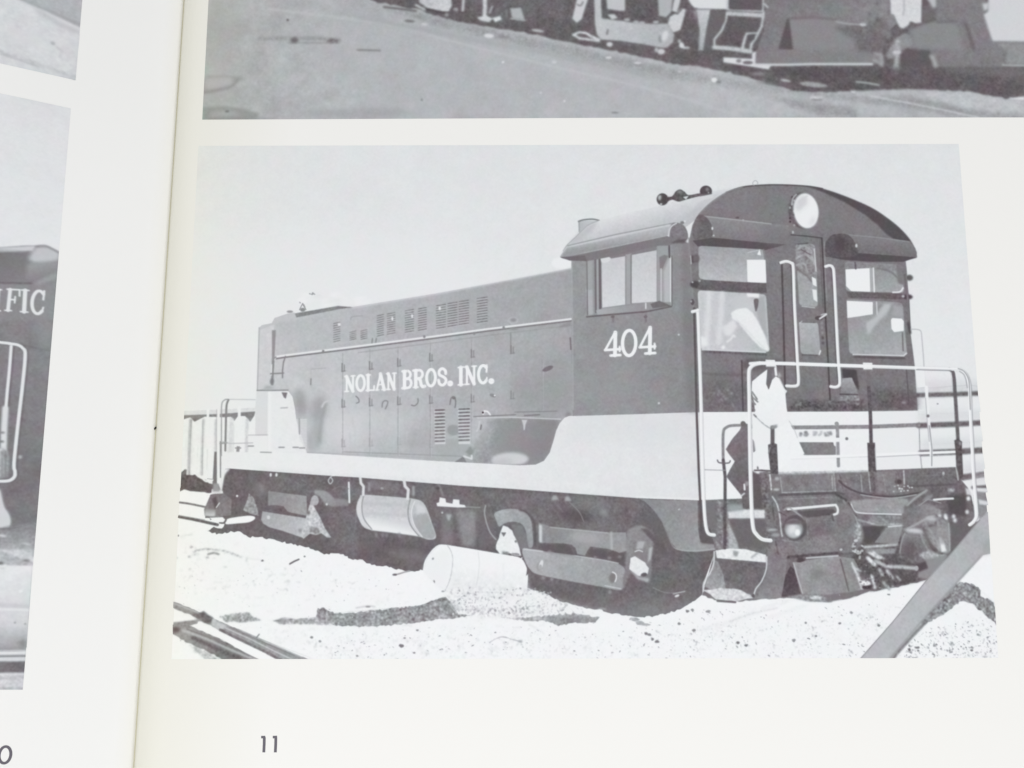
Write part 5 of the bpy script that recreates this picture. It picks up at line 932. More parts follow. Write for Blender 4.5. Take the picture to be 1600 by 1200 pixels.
L([(405, 60), (450, 60), (500, 60), (530, 63)], 7, 168, soft=2, tex=(3,)); E(460, 63, 6, 4.5, 125, soft=1.4); E(520, 64, 9, 3, 132, soft=1.6, tex=(12,)); L([(450, 67), (530, 67)], 1.2, 140, soft=1); L([(558, 78), (594, 79)], 2.2, 135, soft=1); E(449.5, 31.3, 1.8, 1.8, 118, soft=.3); E(355, 174, 3, 1.6, 130, soft=.5); E(659, 156, 1.4, 2, 150, soft=.4); E(786, 97, 2, 2, 215, soft=.4); E(845, 145, 1.5, 1.5, 212, soft=.4); E(882, 158, 1.6, 1.8, 216, soft=.4); E(961, 176, 6, 1.2, 150, soft=.6)
DK = [(560, -200), (1700, -200), (1700, 148), (1600, 150), (1572, 154), (1540, 148), (1506, 142), (1431, 140), (1400, 139), (1325, 142), (1290, 144), (1240, 141), (1175, 122), (1140, 113), (1100, 105), (1046, 99), (934, 74), (860, 61), (832, 53), (792, 46), (729, 36), (672, 22), (654, 15), (616, 8), (579, 1)]
P(rough(DK, 1.5, 6), 114, soft=.9, tex=(3, 3, 3)); P([(735, -20), (870, -20), (880, 30), (800, 36), (740, 20)], 122, soft=6, tex=(3, 3, 2), alpha=.8)
L([(600, 11), (626, 14), (650, 17)], 3, 118, soft=1); E(640, 33, 8, 1.8, 130, 5, soft=.8); E(663, 38, 5, 2, 205, soft=.7); E(764, 56, 8, 3.4, 214, 5, soft=.7); E(787, 58, 10, 1.6, 155, soft=1); E(840, 48, 10, 2.4, 190, 8, soft=.8); E(866, 97, 4, 2.4, 205, soft=.8); E(951, 90, 5, 2, 206, soft=.6); E(996, 98.5, 6, 1.6, 206, soft=.6); E(1062, 112, 3, 2, 200, soft=.7)
for x, y, r in ((1116, 125, 4.6), (1333, 141, 4.6)): E(x, y, r, r * .85, 220, soft=.6)
E(1123, 128, 4, 2, 145, soft=.7); E(1276, 153, 10, 2.6, 202, 3, soft=.8, tex=(8,)); E(1276, 156, 9, 1.4, 150, soft=.8)
P([(654, -20), (704, -20), (706, 10), (701, 18), (690, 18), (668, 13), (655, 4)], (196, (670, 0), 205, (690, 15)), soft=1, tex=(4,)); L([(650, 8), (664, 15)], 4, 198, soft=1); L([(666, 14), (699, 21)], 3, 92, soft=1); E(698, 23, 3, 3, 165, soft=1)
L([(725, -10), (723, 16)], 5, 196, soft=1); E(712, 15, 4, 3, 170, soft=1, tex=(12,)); L([(757, -10), (758, 10), (757, 24)], 7, 204, soft=.9, tex=(4,)); P([(745, 27), (760, 24), (770, 29), (764, 35), (750, 32)], 208, soft=.8, tex=(6,)); P([(768, 28), (782, 25), (784, 31), (774, 35)], 212, soft=.8, tex=(6,)); L([(769, 10), (765, 20)], 3, 186, soft=.8); E(777, 16, 4, 4, 130, soft=1)
P([(797, 13), (814, 12), (820, 31), (800, 28)], 186, soft=1); L([(798, 29), (820, 32)], 2, 212, soft=.8); L([(791, 16), (792, 26)], 4, 140, soft=1.2)
P([(901, 0), (903, -20), (925, -20), (917, 4), (909, 30), (901, 36), (894, 29)], 206, soft=.7); L(smooth([(902, 7), (907, 9), (911, 3)]), 2, 130, soft=.7)
SF = [uc(468, -80), uc(530, -80), uc(530, 60), uc(538, 152), uc(620, 165), uc(700, 172), uc(800, 190), uc(900, 195), uc(1000, 200), uc(1080, 195), uc(1110, 235), uc(1140, 290), uc(1130, 350), uc(1085, 395), uc(1040, 400), uc(900, 372), uc(700, 342), uc(530, 330), uc(495, 290), uc(478, 200)]
P(SF, (198, (940, 40), 186, (1040, 60)), soft=.9, tex=(1.5, 1.5)); L([uc(585, 250), uc(578, 285)], 3, 140, soft=.7); E(*uc(1025, 325), 3.4, 6, 160, soft=1); E(*uc(1060, 300), 5, 9, 212, 20, soft=1.5)
P([uc(568, -60), uc(728, -60), uc(730, 90), uc(690, 92), uc(580, 75)], 198, soft=.9); P([uc(580, 120), uc(640, 118), uc(670, 150), uc(620, 165)], 202, soft=.8)
for x, y in ((745, 165), (820, 185), (870, 190), (985, 185)): E(*uc(x, y), 5, 2.4, 186, soft=.9)
P([uc(1000, -60), uc(1130, -60), uc(1115, 100), uc(1070, 145), uc(1010, 130)], 186, soft=1); P([uc(1130, 30), uc(1150, -60), uc(1195, -60), uc(1188, 20), uc(1160, 105), uc(1120, 95)], 205, soft=.8); P([uc(1150, 110), uc(1195, 70), uc(1235, 78), uc(1225, 130), uc(1190, 250), uc(1130, 272), uc(1085, 200), uc(1100, 140)], 207, soft=.8, tex=(2,)); L([uc(1120, 100), uc(1165, 115), uc(1200, 75)], 2.4, 112, soft=.8)
L([uc(300, 290), uc(350, 270), uc(400, 275), uc(440, 300), uc(510, 330)], 5, 206, soft=.9, tex=(6,)); P([uc(290, 290), uc(340, 330), uc(520, 352), uc(515, 330), uc(430, 320), uc(330, 285)], 206, soft=.8, tex=(5,)); E(*uc(375, 298), 9, 2.6, 120, 8, soft=.8); E(*uc(600, 370), 5, 4, 206, soft=1); E(*uc(1030, 430), 6, 4.6, 204, soft=1); E(*uc(990, 415), 3, 4, 190, soft=1)
P([uc(1255, 0), uc(1255, -60), uc(1600, -60), uc(1590, 0), uc(1588, 78), uc(1400, 74), uc(1310, 72), uc(1280, 40)], 217, soft=.8); L([uc(1250, 30), uc(1290, 70), uc(1330, 72)], 2, 120, soft=.8)
P([uc(1320, 80), uc(1440, 80), uc(1410, 260), uc(1380, 420), uc(1340, 420), uc(1350, 250)], (200, uc(1380, 100), 178, uc(1360, 400)), soft=1.2, tex=(3,)); L([uc(1180, 340), uc(1215, 395), uc(1255, 400)], 5, 190, soft=1, tex=(8,)); P([uc(1290, 90), uc(1330, 90), uc(1320, 180), uc(1310, 140)], 160, soft=1.5); E(*uc(1200, 380), 4, 4, 212, soft=.8)
part('upper', 'wheel_truck', SF, 'pale truck side frame above the rails')
part('upper', 'locomotive_side', [(p[0], max(p[1], -188)) for p in [(590, -188), (1335, -188), (1400, 0), (1400, 100), (1181, 100), (1100, 104), (1046, 98), (934, 73), (860, 60), (792, 45), (729, 35), (672, 21), (616, 7), (592, 1)]], 'dark undercarriage with pale fittings')
# steps
for pts, w in (([u2(195, -60), u2(195, 80), u2(490, 95), u2(495, -60)], 3), ([u2(200, 112), u2(350, 120), u2(490, 130)], 8), ([u2(190, 110), u2(185, 160), u2(150, 250), u2(85, 330), u2(88, 380)], 4), ([u2(500, 100), u2(480, 220), u2(440, 300), u2(395, 370), u2(385, 420)], 4.5), ([u2(85, 395), u2(230, 405), u2(385, 430)], 8), ([u2(340, 275), u2(440, 270), u2(350, 280), u2(320, 400)], 5)):
    L(pts, w, 196, soft=1.2, tex=(4,))
P([u2(205, 150), u2(470, 165), u2(440, 270), u2(350, 270), u2(300, 370), u2(100, 360), u2(170, 260)], 112, soft=.8, tex=(2, 2)); P([u2(370, 290), u2(425, 285), u2(420, 330), u2(375, 350)], 108, soft=.8); P([u2(210, -50), u2(480, -50), u2(480, 82), u2(215, 80)], 110, soft=.8); P([u2(60, 90), u2(180, 90), u2(170, 180), u2(70, 330), u2(0, 420), u2(20, 250)], 118, soft=1.2)
P([u2(160, 478), u2(250, 480), u2(300, 485), u2(400, 490), u2(400, 440), u2(440, 425), u2(440, 520), u2(560, 540), u2(540, 580), u2(420, 560), u2(160, 520)], 216, soft=.9); L([u2(205, 460), u2(320, 466)], 3, 120, soft=.8); E(*u2(290, 508), 4, 3, 150, soft=.7); E(*u2(365, 522), 8, 2.6, 125, soft=.7)
part('upper', 'step', [u2(190, 80), u2(500, 95), u2(490, 200), u2(385, 430), u2(85, 410), u2(85, 330), u2(180, 200)], 'white framed side steps')
PW = [u2(510, -200), u2(1760, -200), u2(1700, 100), u2(1500, 300), u2(1480, 520), u2(1400, 530), u2(430, 535), u2(440, 425), u2(500, 250), u2(510, 80)]
P(PW, (136, u2(600, 0), 146, u2(1000, 400)), soft=1, tex=(2, 2, 3)); P([u2(700, 160), u2(1060, 140), u2(1300, 260), u2(1240, 420), u2(740, 410)], 150, soft=3); P([u2(690, 160), u2(710, 150), u2(742, 412), u2(618, 412)], 106, soft=1); L([u2(705, 155), u2(900, 145), u2(1080, 160), u2(1110, 180)], 3, 124, soft=1.5); P([u2(1080, 230), u2(1500, 130), u2(1560, 300), u2(1480, 460), u2(1300, 440), u2(1250, 330)], 122, soft=4, alpha=.8, tex=(3, 3))
L([u2(1100, 180), u2(1200, 200), u2(1345, 204)], 3, 178, soft=1.2); E(*u2(1325, 205), 5, 2.6, 216, soft=1); L([u2(500, 30), u2(530, 60)], 3, 205, soft=1)
for _ in range(24): E(random.uniform(1340, 1400), random.uniform(0, 60), random.uniform(2, 5), random.uniform(2, 5), random.choice((105, 165, 150)), soft=2, alpha=.6)
P([u2(430, 440), u2(1400, 430), u2(1400, 525), u2(430, 530)], 142, soft=2, alpha=.7); L([u2(430, 540), u2(700, 540), u2(900, 535), u2(1150, 535), u2(1400, 535)], 4.4, 208, soft=.9)
P([u2(560, 575), u2(1400, 560), u2(1600, 620), u2(1600, 735), u2(1330, 755), u2(1000, 755), u2(820, 740), u2(700, 700), u2(560, 620)], 106, soft=1.8, tex=(3, 3)); E(*u2(910, 705), 22, 4, 168, 6, soft=1.2, tex=(5,)); E(*u2(680, 672), 8, 2.2, 192, 10, soft=1); E(*u2(450, 615), 12, 2, 150, soft=1.5); P([u2(430, 680), u2(700, 690), u2(820, 735), u2(600, 715)], 118, soft=2)
part('upper', 'snow_plough', [u2(520, -80), u2(1380, -80), u2(1400, 530), u2(430, 535), u2(440, 425), u2(500, 250)], 'grey plough with a bright lower edge')
# hoses and far plough
P([u3(480, -120), u3(750, -120), u3(745, 190), u3(700, 195), u3(650, 178), u3(640, 210), u3(590, 240), u3(560, 225), u3(530, 160), u3(520, 125), u3(490, 115)], 212, soft=1.2, tex=(2,)); L([u3(600, 0), u3(602, 80), u3(590, 130)], 2, 178, soft=1); P([u3(760, 40), u3(860, 60), u3(900, 150), u3(760, 180)], 122, soft=2)
P([u3(900, -160), u3(1300, -160), u3(1270, 120), u3(1340, 345), u3(1440, 420), u3(1430, 560), u3(600, 560), u3(650, 260), u3(860, 180)], 140, soft=1.6, tex=(2, 2, 2)); P([u3(650, 250), u3(800, 190), u3(1000, 180), u3(1060, 250), u3(1090, 420), u3(700, 400)], 150, soft=3); P([u3(600, 400), u3(820, 420), u3(840, 560), u3(560, 570), u3(570, 450)], 108, soft=2); L([u3(1110, 190), u3(1150, 300), u3(1180, 410)], 6, 118, soft=2); L([u3(880, 185), u3(1030, 178)], 3, 116, soft=2)
P([u3(780, -30), u3(870, -30), u3(870, 60), u3(840, 70)], 192, soft=2); P([u3(1250, 30), u3(1310, 20), u3(1300, 80), u3(1265, 95)], 205, soft=2)
P(smooth([u3(450, 470), u3(480, 400), u3(540, 320), u3(600, 280), u3(650, 300), u3(665, 370), u3(600, 410), u3(500, 490)], 3, True), 158, soft=2, tex=(3,)); L([u3(550, 340), u3(545, 430), u3(540, 500), u3(530, 610)], 8, 180, soft=1.8, tex=(6,)); E(*u3(540, 437), 7, 3, 200, soft=1); L([u3(500, 570), u3(560, 575)], 4, 185, soft=1.5); L([u3(360, 450), u3(410, 455), u3(420, 545), u3(350, 500)], 5, 172, soft=1.6); L([u3(830, 470), u3(850, 500), u3(865, 555)], 7, 178, soft=1.8); E(*u3(470, 290), 4, 6, 142, soft=1.5); E(*u3(530, 680), 3, 2, 150, soft=1)
L([u3(205, 682), u3(285, 690), u3(390, 708)], 3, 186, soft=1); P([u3(430, 560), u3(900, 570), u3(1600, 700), u3(1600, 780), u3(1450, 800), u3(1100, 740), u3(430, 735)], 108, soft=3, alpha=.8, tex=(3, 3)); P([u3(900, 560), u3(1600, 560), u3(1700, 650), u3(1000, 600)], 128, soft=5, alpha=.7)
P([u3(1310, -900), u3(2100, -900), u3(2100, 352), u3(1600, 352), u3(1345, 348), u3(1330, 330), u3(1300, 240), u3(1262, 120), u3(1300, 90)], 210, soft=1.6); P([u3(1345, 350), u3(2100, 358), u3(2100, 545), u3(1600, 545), u3(1440, 540), u3(1450, 430)], 158, soft=2.4, tex=(2, 2)); L([u3(1420, 540), u3(1460, 545), u3(1700, 548)], 2.4, 195, soft=1)
part('upper', 'snow_plough', [u3(900, -100), u3(1285, -100), u3(1262, 120), u3(1340, 345), u3(1440, 420), u3(1430, 560), u3(600, 560), u3(650, 260), u3(860, 180)], 'shaded plough half at the far corner')
part('upper', 'air_hose', [u3(480, -40), u3(745, -40), u3(745, 190), u3(650, 178), u3(590, 240), u3(530, 160), u3(490, 115)], 'pale hanging hose')
part('upper', 'roadway', [(326, 3), (560, 3), (792, 47), (1046, 100), (1240, 142), (1431, 141), (1590, 152), (1590, 182.5), (960, 183), (317, 186)], 'smooth grey paved ground')

# ------------------------------------------------------------------ two prints on the left page
LT = [(18.1, 61.9), (18.1, 165), (186, 165), (186, 61.9)]       # page millimetres: distance from the fold, height
LTC = Canvas(LT, to_left, 206)
P, L, E = LTC.poly, LTC.line, LTC.ell
P([(-200, -200), (200, -200), (200, 200), (-200, 200)], 213, tex=(1.5, 2.5, 2.5)); P([(-200, -200), (200, -200), (200, 60), (125, 42), (80, 18), (31, -4), (-60, -40), (-200, -90)], 188, soft=2, tex=(2, 2))
L([(31, -2), (78, 18), (100, 28), (126, 40)], 5, 172, soft=2); L([(20, -2), (70, 20), (126, 48)], 4, 212, soft=2); L([(60, 18), (90, 36), (126, 52)], 6, 196, soft=3)
L([(0, 80), (20, 88), (60, 100), (118, 122)], 4, 196, soft=2, tex=(4, 3)); L([(0, 84), (60, 104)], 1.5, 184, soft=1); E(83, 68, 4, 2.5, 184, 30, soft=1); L([(88, 72), (98, 80), (93, 90)], 1.4, 190, soft=1); E(40, 60, 30, 10, 214, 15, soft=6)
part('left_top', 'roadway', [(-148, -30), (0, 12), (60, 30), (125, 54), (117.6, 125.8), (60, 107.5), (0, 89), (-148, 46)], 'pale streaked ground')
LL = [(18.5, 55.6), (186, 55.6), (186, -59.8), (18.4, -59.8)]
LLC = Canvas(LL, to_left, 215)
P, L, E = LLC.poly, LLC.line, LLC.ell
P([(-200, 0), (200, 0), (200, 1100), (-200, 1100)], (219, (0, 160), 224, (0, 370)), tex=(.5, .8, 1))
P([(-200, 388), (0, 387), (40, 384), (58, 384), (75, 385), (93, 394), (100, 500), (60, 830), (-200, 830)], (150, (0, 440), 128, (0, 780)), soft=.8, tex=(1.5, 2, 2)); P([(-200, 394), (0, 394), (40, 395), (52, 398), (44, 408), (60, 430), (50, 441), (0, 441), (-200, 441)], (132, (0, 400), 144, (40, 440)), soft=1); P([(-200, 386), (0, 387), (56, 384), (52, 392), (0, 394), (-200, 394)], (205, (0, 386), 176, (0, 394)), soft=1)
P([(56, 386), (75, 385), (94, 394), (93, 406), (80, 410), (56, 412), (44, 404)], 198, soft=2.5); P([(44, 412), (93, 408), (91, 424), (70, 434), (54, 441), (40, 436)], (168, (60, 412), 146, (70, 436)), soft=2.5); L(smooth([(58, 385), (70, 384), (80, 388), (93, 395)]), 2.4, 158, soft=.8); L([(-200, 442), (0, 442), (50, 443)], 2.4, 112, soft=1); P([(55, 441), (91, 424), (90, 436), (62, 446)], 168, soft=2)
P([(-200, 445), (60, 446), (90, 440), (84, 500), (-200, 500)], 154, soft=2.5, alpha=.7); L([(0, 532), (78, 548)], 1.6, 122, soft=.8); P([(-200, 550), (78, 550), (60, 830), (-200, 830)], (146, (0, 560), 130, (0, 760)), soft=3, alpha=.8, tex=(1, 2, 2)); P([(62, 446), (90, 440), (80, 548), (60, 546)], 158, soft=5, alpha=.6)
part('left_low', 'locomotive_body', [(-148, 389), (58, 385), (75, 386), (92, 395), (86, 452), (81, 500), (65.5, 700), (56, 812), (-148, 812)], 'dark locomotive side cropped by the page margin')
st = []
for ch, q in (('I', ((-9, 451), (4, 452), (2, 487), (-12, 486))), ('F', ((12, 451), (33, 452), (30, 487), (8, 486))), ('I', ((33, 452), (47, 453), (45, 489), (31, 488))), ('C', ((50, 453), (73, 454), (70, 492), (47, 491)))):
    glyph(LLC, 'left_low', ch, *q, 4.2 if ch != 'F' else 3.8, 222, store=st)
part_multi('left_low', 'lettering', st, 'pale letters IFIC on the locomotive side')
hr = [(-150, 520), (0, 535), (15, 537), (28, 539), (36, 544), (40, 554), (36, 600), (29, 660), (22.5, 723), (24, 737), (23, 745), (15, 751), (0, 752), (-10, 751)]
for pts, w in ((hr, 4.6), ([(18, 541), (15, 580), (12, 610), (9.5, 640)], 4)): L(smooth([(p[0] + 3.5, p[1] + 1) for p in pts]), 2, 112, soft=.8); L(smooth(pts), w, 222, soft=.6)
part_multi('left_low', 'handrail', [(hr, 4.8)], 'white bent handrail')
L([(9, 638), (7, 670), (6, 706)], 8, 216, soft=.8); P([(-20, 700), (8, 700), (14, 712), (12, 745), (-20, 748)], 188, soft=1.5, tex=(8,)); L([(9, 705), (9, 745)], 2.5, 140, soft=.7); L([(4, 705), (4, 745)], 2, 150, soft=.7); E(3, 690, 4, 1.5, 130, soft=.8); E(4, 676, 4, 1.5, 140, soft=.8); E(32, 714, 3, 3, 190, soft=1)
STP = smooth([(-12, 762), (0, 764), (4, 776), (8, 792), (15, 803), (18, 814), (16, 825)], 3) + [(0, 826), (-20, 826)]
P(STP, 208, soft=.8); part('left_low', 'step', STP, 'pale curved step side')
P([(-200, 826), (0, 826), (18, 822), (60, 815), (60, 870), (0, 866), (-200, 860)], (150, (0, 825), 182, (0, 860)), soft=1.5, tex=(3, 3)); E(4, 837, 7, 2, 210, 8, soft=1); E(42, 850, 8, 1.4, 200, 12, soft=.8)
P([(-200, 850), (0, 858), (52, 860), (50, 884), (-200, 884)], 204, soft=1.5, tex=(3, 3)); L([(0, 862), (22, 872), (52, 882)], 4, 178, soft=1.5, tex=(8,)); P([(0, 868), (50, 878), (50, 884), (0, 882)], 186, soft=1.2, tex=(4,)); E(42, 876, 5, 2, 150, soft=1); E(0, 880, 6, 2, 120, soft=.8); E(4, 889, 5, 2, 160, soft=1)
P([(-200, 886), (60, 886), (60, 980), (-200, 980)], (222, (0, 890), 206, (0, 975)), soft=3, tex=(.8, 2)); E(33, 924, 3, 2.2, 228, soft=.8); L([(-10, 945), (46, 948)], 5, 200, soft=2); L([(-10, 952), (45, 953)], 2.4, 222, soft=1); E(24, 973, 2, 1.5, 160, soft=.5); E(40, 975, 2, 1.5, 150, soft=.5)
P([(-200, 975), (60, 975), (60, 1020), (-200, 1020)], (206, (0, 976), 168, (0, 1016)), soft=4, tex=(1, 2)); E(36, 1005, 6, 6, 148, soft=3); L([(-100, 1023), (50, 1019)], 5, 220, soft=1); L([(-100, 1027), (50, 1025)], 2.6, 132, soft=.8); L([(-100, 1031), (50, 1029)], 3.4, 208, soft=1)
P([(-200, 1035), (50, 1033), (50, 1051), (-200, 1053)], 128, soft=1.2, tex=(3, 3)); P([(-200, 1055), (50, 1053), (50, 1078), (-200, 1078)], 206, soft=1.5, tex=(4, 3)); L([(-10, 1060), (42, 1058)], 2.4, 182, soft=1.5, tex=(6,)); L([(-10, 1076), (38, 1076)], 3, 182, soft=1.2, tex=(6,))
part('left_low', 'rail', [(-148, 1021), (40.5, 1018), (38, 1052), (-148, 1054)], 'rail and its dark shadow')
part('left_low', 'roadway', [(-148, 830), (17, 827), (54, 818), (42, 1012), (-148, 1018)], 'pale ground beside the rails')

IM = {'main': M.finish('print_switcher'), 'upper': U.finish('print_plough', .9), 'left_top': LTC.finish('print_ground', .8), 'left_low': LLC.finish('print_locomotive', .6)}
CV = {'main': M, 'upper': U, 'left_top': LTC, 'left_low': LLC}

# ------------------------------------------------------------------ materials
def new_mat(name, colour, rough_=.55, spec=.3):
    m = bpy.data.materials.new(name); m.use_nodes = True
    b = m.node_tree.nodes['Principled BSDF']
    b.inputs['Base Color'].default_value = (*colour, 1); b.inputs['Roughness'].default_value = rough_
    b.inputs['Specular IOR Level'].default_value = spec
    return m, b
def paper_mat(name, colour, warm, fold_colour):
    m, b = new_mat(name, colour, .62, .25); nt = m.node_tree
    tc = nt.nodes.new('ShaderNodeTexCoord')
    n = nt.nodes.new('ShaderNodeTexNoise'); n.inputs['Scale'].default_value = 28; n.inputs['Detail'].default_value = 3
    n2 = nt.nodes.new('ShaderNodeTexNoise'); n2.inputs['Scale'].default_value = 2600; n2.inputs['Detail'].default_value = 4
    mx = nt.nodes.new('ShaderNodeMix'); mx.data_type = 'RGBA'
    mx.inputs[6].default_value = (*colour, 1); mx.inputs[7].default_value = (*warm, 1)
    nt.links.new(tc.outputs['Object'], n.inputs['Vector']); nt.links.new(tc.outputs['Object'], n2.inputs['Vector'])
    nt.links.new(n.outputs['Fac'], mx.inputs[0])
    at = nt.nodes.new('ShaderNodeAttribute'); at.attribute_name = 'fold_tint'       # blends to a yellower paper colour near the fold
    my = nt.nodes.new('ShaderNodeMix'); my.data_type = 'RGBA'; my.inputs[7].default_value = (*fold_colour, 1)
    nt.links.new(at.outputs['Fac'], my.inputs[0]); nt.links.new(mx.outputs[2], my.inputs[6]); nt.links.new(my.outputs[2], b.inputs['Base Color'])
    bp = nt.nodes.new('ShaderNodeBump'); bp.inputs['Strength'].default_value = .10; bp.inputs['Distance'].default_value = 2e-5
    nt.links.new(n2.outputs['Fac'], bp.inputs['Height']); nt.links.new(bp.outputs['Normal'], b.inputs['Normal'])
    return m
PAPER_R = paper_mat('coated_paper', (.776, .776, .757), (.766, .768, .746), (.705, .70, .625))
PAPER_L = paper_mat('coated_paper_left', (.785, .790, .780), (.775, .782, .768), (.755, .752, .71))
EDGE = new_mat('page_edges', (.62, .60, .53), .8, .1)[0]
SPINE = new_mat('glue_and_thread', (.50, .48, .33), .8, .1)[0]
COVER = new_mat('cover_card', (.10, .13, .20), .5, .3)[0]
INK = new_mat('printing_ink', (.125, .118, .140), .6, .2)[0]
HOLE = new_mat('stitch_hole_shade', (.03, .028, .025), .9, .1)[0]
def print_mat(key):
    m, b = new_mat('halftone_' + key, (.7, .7, .7), .58, .25); nt = m.node_tree
    t = nt.nodes.new('ShaderNodeTexImage'); t.image = IM[key]; t.interpolation = 'Linear'; t.extension = 'EXTEND'
    uv = nt.nodes.new('ShaderNodeUVMap'); uv.uv_map = 'print'
    nt.links.new(uv.outputs['UV'], t.inputs['Vector'])
    gain = nt.nodes.new('ShaderNodeMix'); gain.data_type = 'RGBA'; gain.blend_type = 'MULTIPLY'; gain.inputs[0].default_value = 1
    gain.inputs[7].default_value = (.94, .94, .94, 1)            # ink density of the prints
    nt.links.new(t.outputs['Color'], gain.inputs[6]); nt.links.new(gain.outputs[2], b.inputs['Base Color'])
    return m
PM = {k: print_mat(k) for k in IM}

# ------------------------------------------------------------------ the book
def link_mesh(name, me, mat, parent=None, label=None):
    o = bpy.data.objects.new(name, me); COL.objects.link(o)
    if mat: me.materials.append(mat)
    if parent is not None: o.parent = parent
    if label: o['label'] = label
    return o
def grid_mesh(name, fn, us, vs):
    verts = []; 
    for v in vs:
        for u in us: verts.append((fn(np.array(u), np.array(v)) * MM).tolist())
    n = len(us); f = [(j * n + i, j * n + i + 1, (j + 1) * n + i + 1, (j + 1) * n + i) for j in range(len(vs) - 1) for i in range(n - 1)]
    me = bpy.data.meshes.new(name); me.from_pydata(verts, [], f); me.update()
    for p in me.polygons: p.use_smooth = True
    return me
YB, YT = -100.0, 178.0                          # page foot and head
book = bpy.data.objects.new('open_book', None); COL.objects.link(book)
book.location = (0, 0, -9 * MM); bpy.context.view_layer.update()
book['label'] = 'open glossy book of black and white railway photographs with the spine fold at left'
book['category'] = 'book'
OFF = Vector((0, 0, 9 * MM))
def to_book(o):
    if o.parent is book: o.location = OFF
XR = 215 - 70.0
xs_far = list(np.linspace(XE + 1, XR - 0.0, 30))
def right_fn(u, v, lift=0.):                    # u: 0 gutter .. 1 flat edge, then millimetres
    x = gut(v) + .12 + (XE - gut(v) - .12) * u if u <= 1 else XE + (u - 1)
    z = float(z_right(x, v))
    if u < .12: z -= .5 * ((.12 - u) / .12) ** 2
    return np.array([x, float(v), z + lift])
def left_fn(u, v, lift=0.):
    z = float(z_left(u))
    if u < .5: z -= .45 * ((.5 - u) / .5) ** 2
    return np.array([float(gut(v)) - float(u) - .02, float(v), z + lift])
vs = np.linspace(YB, YT, 120)
ur = [0, .02, .04, .06, .08, .1, .12] + list(np.linspace(.17, 1, 18)) + [2, 4, 6, 8, 11, 14, 17] + list(np.linspace(21, 1 + XR - XE, 24))
ul = [0, .08, .16, .25, .35, .5, .8, 1.2] + list(np.linspace(2, 80, 60)) + list(np.linspace(84, 205, 24))
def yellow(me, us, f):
    a = me.attributes.new('fold_tint', 'FLOAT', 'POINT'); n = len(us)
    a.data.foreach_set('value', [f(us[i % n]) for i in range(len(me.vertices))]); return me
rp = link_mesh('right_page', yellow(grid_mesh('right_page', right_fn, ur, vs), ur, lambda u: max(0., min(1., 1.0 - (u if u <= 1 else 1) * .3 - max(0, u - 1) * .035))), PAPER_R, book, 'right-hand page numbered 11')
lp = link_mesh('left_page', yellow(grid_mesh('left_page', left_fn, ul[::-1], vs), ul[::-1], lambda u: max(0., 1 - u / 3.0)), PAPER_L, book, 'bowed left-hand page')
# page blocks under the sheets, spine and cover
def block(name, fn, us, zb, mat, lift, label):
    bm = bmesh.new(); ring = []
    for v in (YB + .2, YT - .2):
        top = [bm.verts.new((fn(u, v, lift) * MM).tolist()) for u in us]
        bot = [bm.verts.new((fn(u, v, 0)[0] * MM, v * MM, zb * MM)) for u in us]
        ring.append((top, bot))
    (t0, b0), (t1, b1) = ring
    for i in range(len(us) - 1):
        bm.faces.new((t0[i], t0[i + 1], t1[i + 1], t1[i])); bm.faces.new((b0[i], b1[i], b1[i + 1], b0[i + 1]))
        bm.faces.new((t0[i], b0[i], b0[i + 1], t0[i + 1])); bm.faces.new((t1[i], t1[i + 1], b1[i + 1], b1[i]))
    for i in (0, -1): bm.faces.new((t0[i], t1[i], b1[i], b0[i]))
    bmesh.ops.recalc_face_normals(bm, faces=bm.faces)
    me = bpy.data.meshes.new(name); bm.to_mesh(me); bm.free()
    return link_mesh(name, me, mat, book, label)
block('page_block', right_fn, [.13] + list(np.linspace(.2, 1, 10)) + list(np.linspace(6, XR - XE + .6, 16)), -8.2, EDGE, -.12, 'stack of pages under the right page')
block('page_block', left_fn, [.6] + list(np.linspace(2, 204.6, 60)), -8.2, EDGE, -.12, 'stack of pages under the left page')
def slab(name, x0, x1, y0, y1, z0, z1, mat, parent, label=None, bev=.3):
    bm = bmesh.new(); bmesh.ops.create_cube(bm, size=1)
    for v in bm.verts: v.co = Vector(((x0 + x1) / 2 + v.co.x * (x1 - x0), (y0 + y1) / 2 + v.co.y * (y1 - y0), (z0 + z1) / 2 + v.co.z * (z1 - z0))) * MM
    bmesh.ops.bevel(bm, geom=bm.edges[:], offset=bev * MM, segments=2, affect='EDGES')
    me = bpy.data.meshes.new(name); bm.to_mesh(me); bm.free()
    return link_mesh(name, me, mat, parent, label)
slab('cover', -283, XR + 3, YB - 3, YT + 3, -9.0, -8.25, COVER, book, 'dark card cover under the pages')
# glue line seen in the fold
bm = bmesh.new(); q = []
for v in vs:
    g = float(gut(v)); a = bm.verts.new(((g - .10) * MM, v * MM, (Z_G - .42) * MM)); b = bm.verts.new(((g + .18) * MM, v * MM, (Z_G - .42) * MM)); c = bm.verts.new(((g + .18) * MM, v * MM, (Z_G - 2) * MM)); d = bm.verts.new(((g - .10) * MM, v * MM, (Z_G - 2) * MM)); q.append((a, b, c, d))
for k in range(len(q) - 1):
    for i in range(4): bm.faces.new((q[k][i], q[k][(i + 1) % 4], q[k + 1][(i + 1) % 4], q[k + 1][i]))
me = bpy.data.meshes.new('binding_fold'); bm.to_mesh(me); bm.free(); link_mesh('binding_fold', me, SPINE, book, 'thin tan glue line in the fold')
g = at_z(242.5, 669, Z_G); bm = bmesh.new(); bmesh.ops.create_icosphere(bm, subdivisions=2, radius=.24 * MM)
for v in bm.verts: v.co = Vector((v.co.x * .9 + v.co.y * .6, v.co.y * 1.3, v.co.z * .5)) + Vector((g[0] * MM, g[1] * MM, (Z_G - .05) * MM))
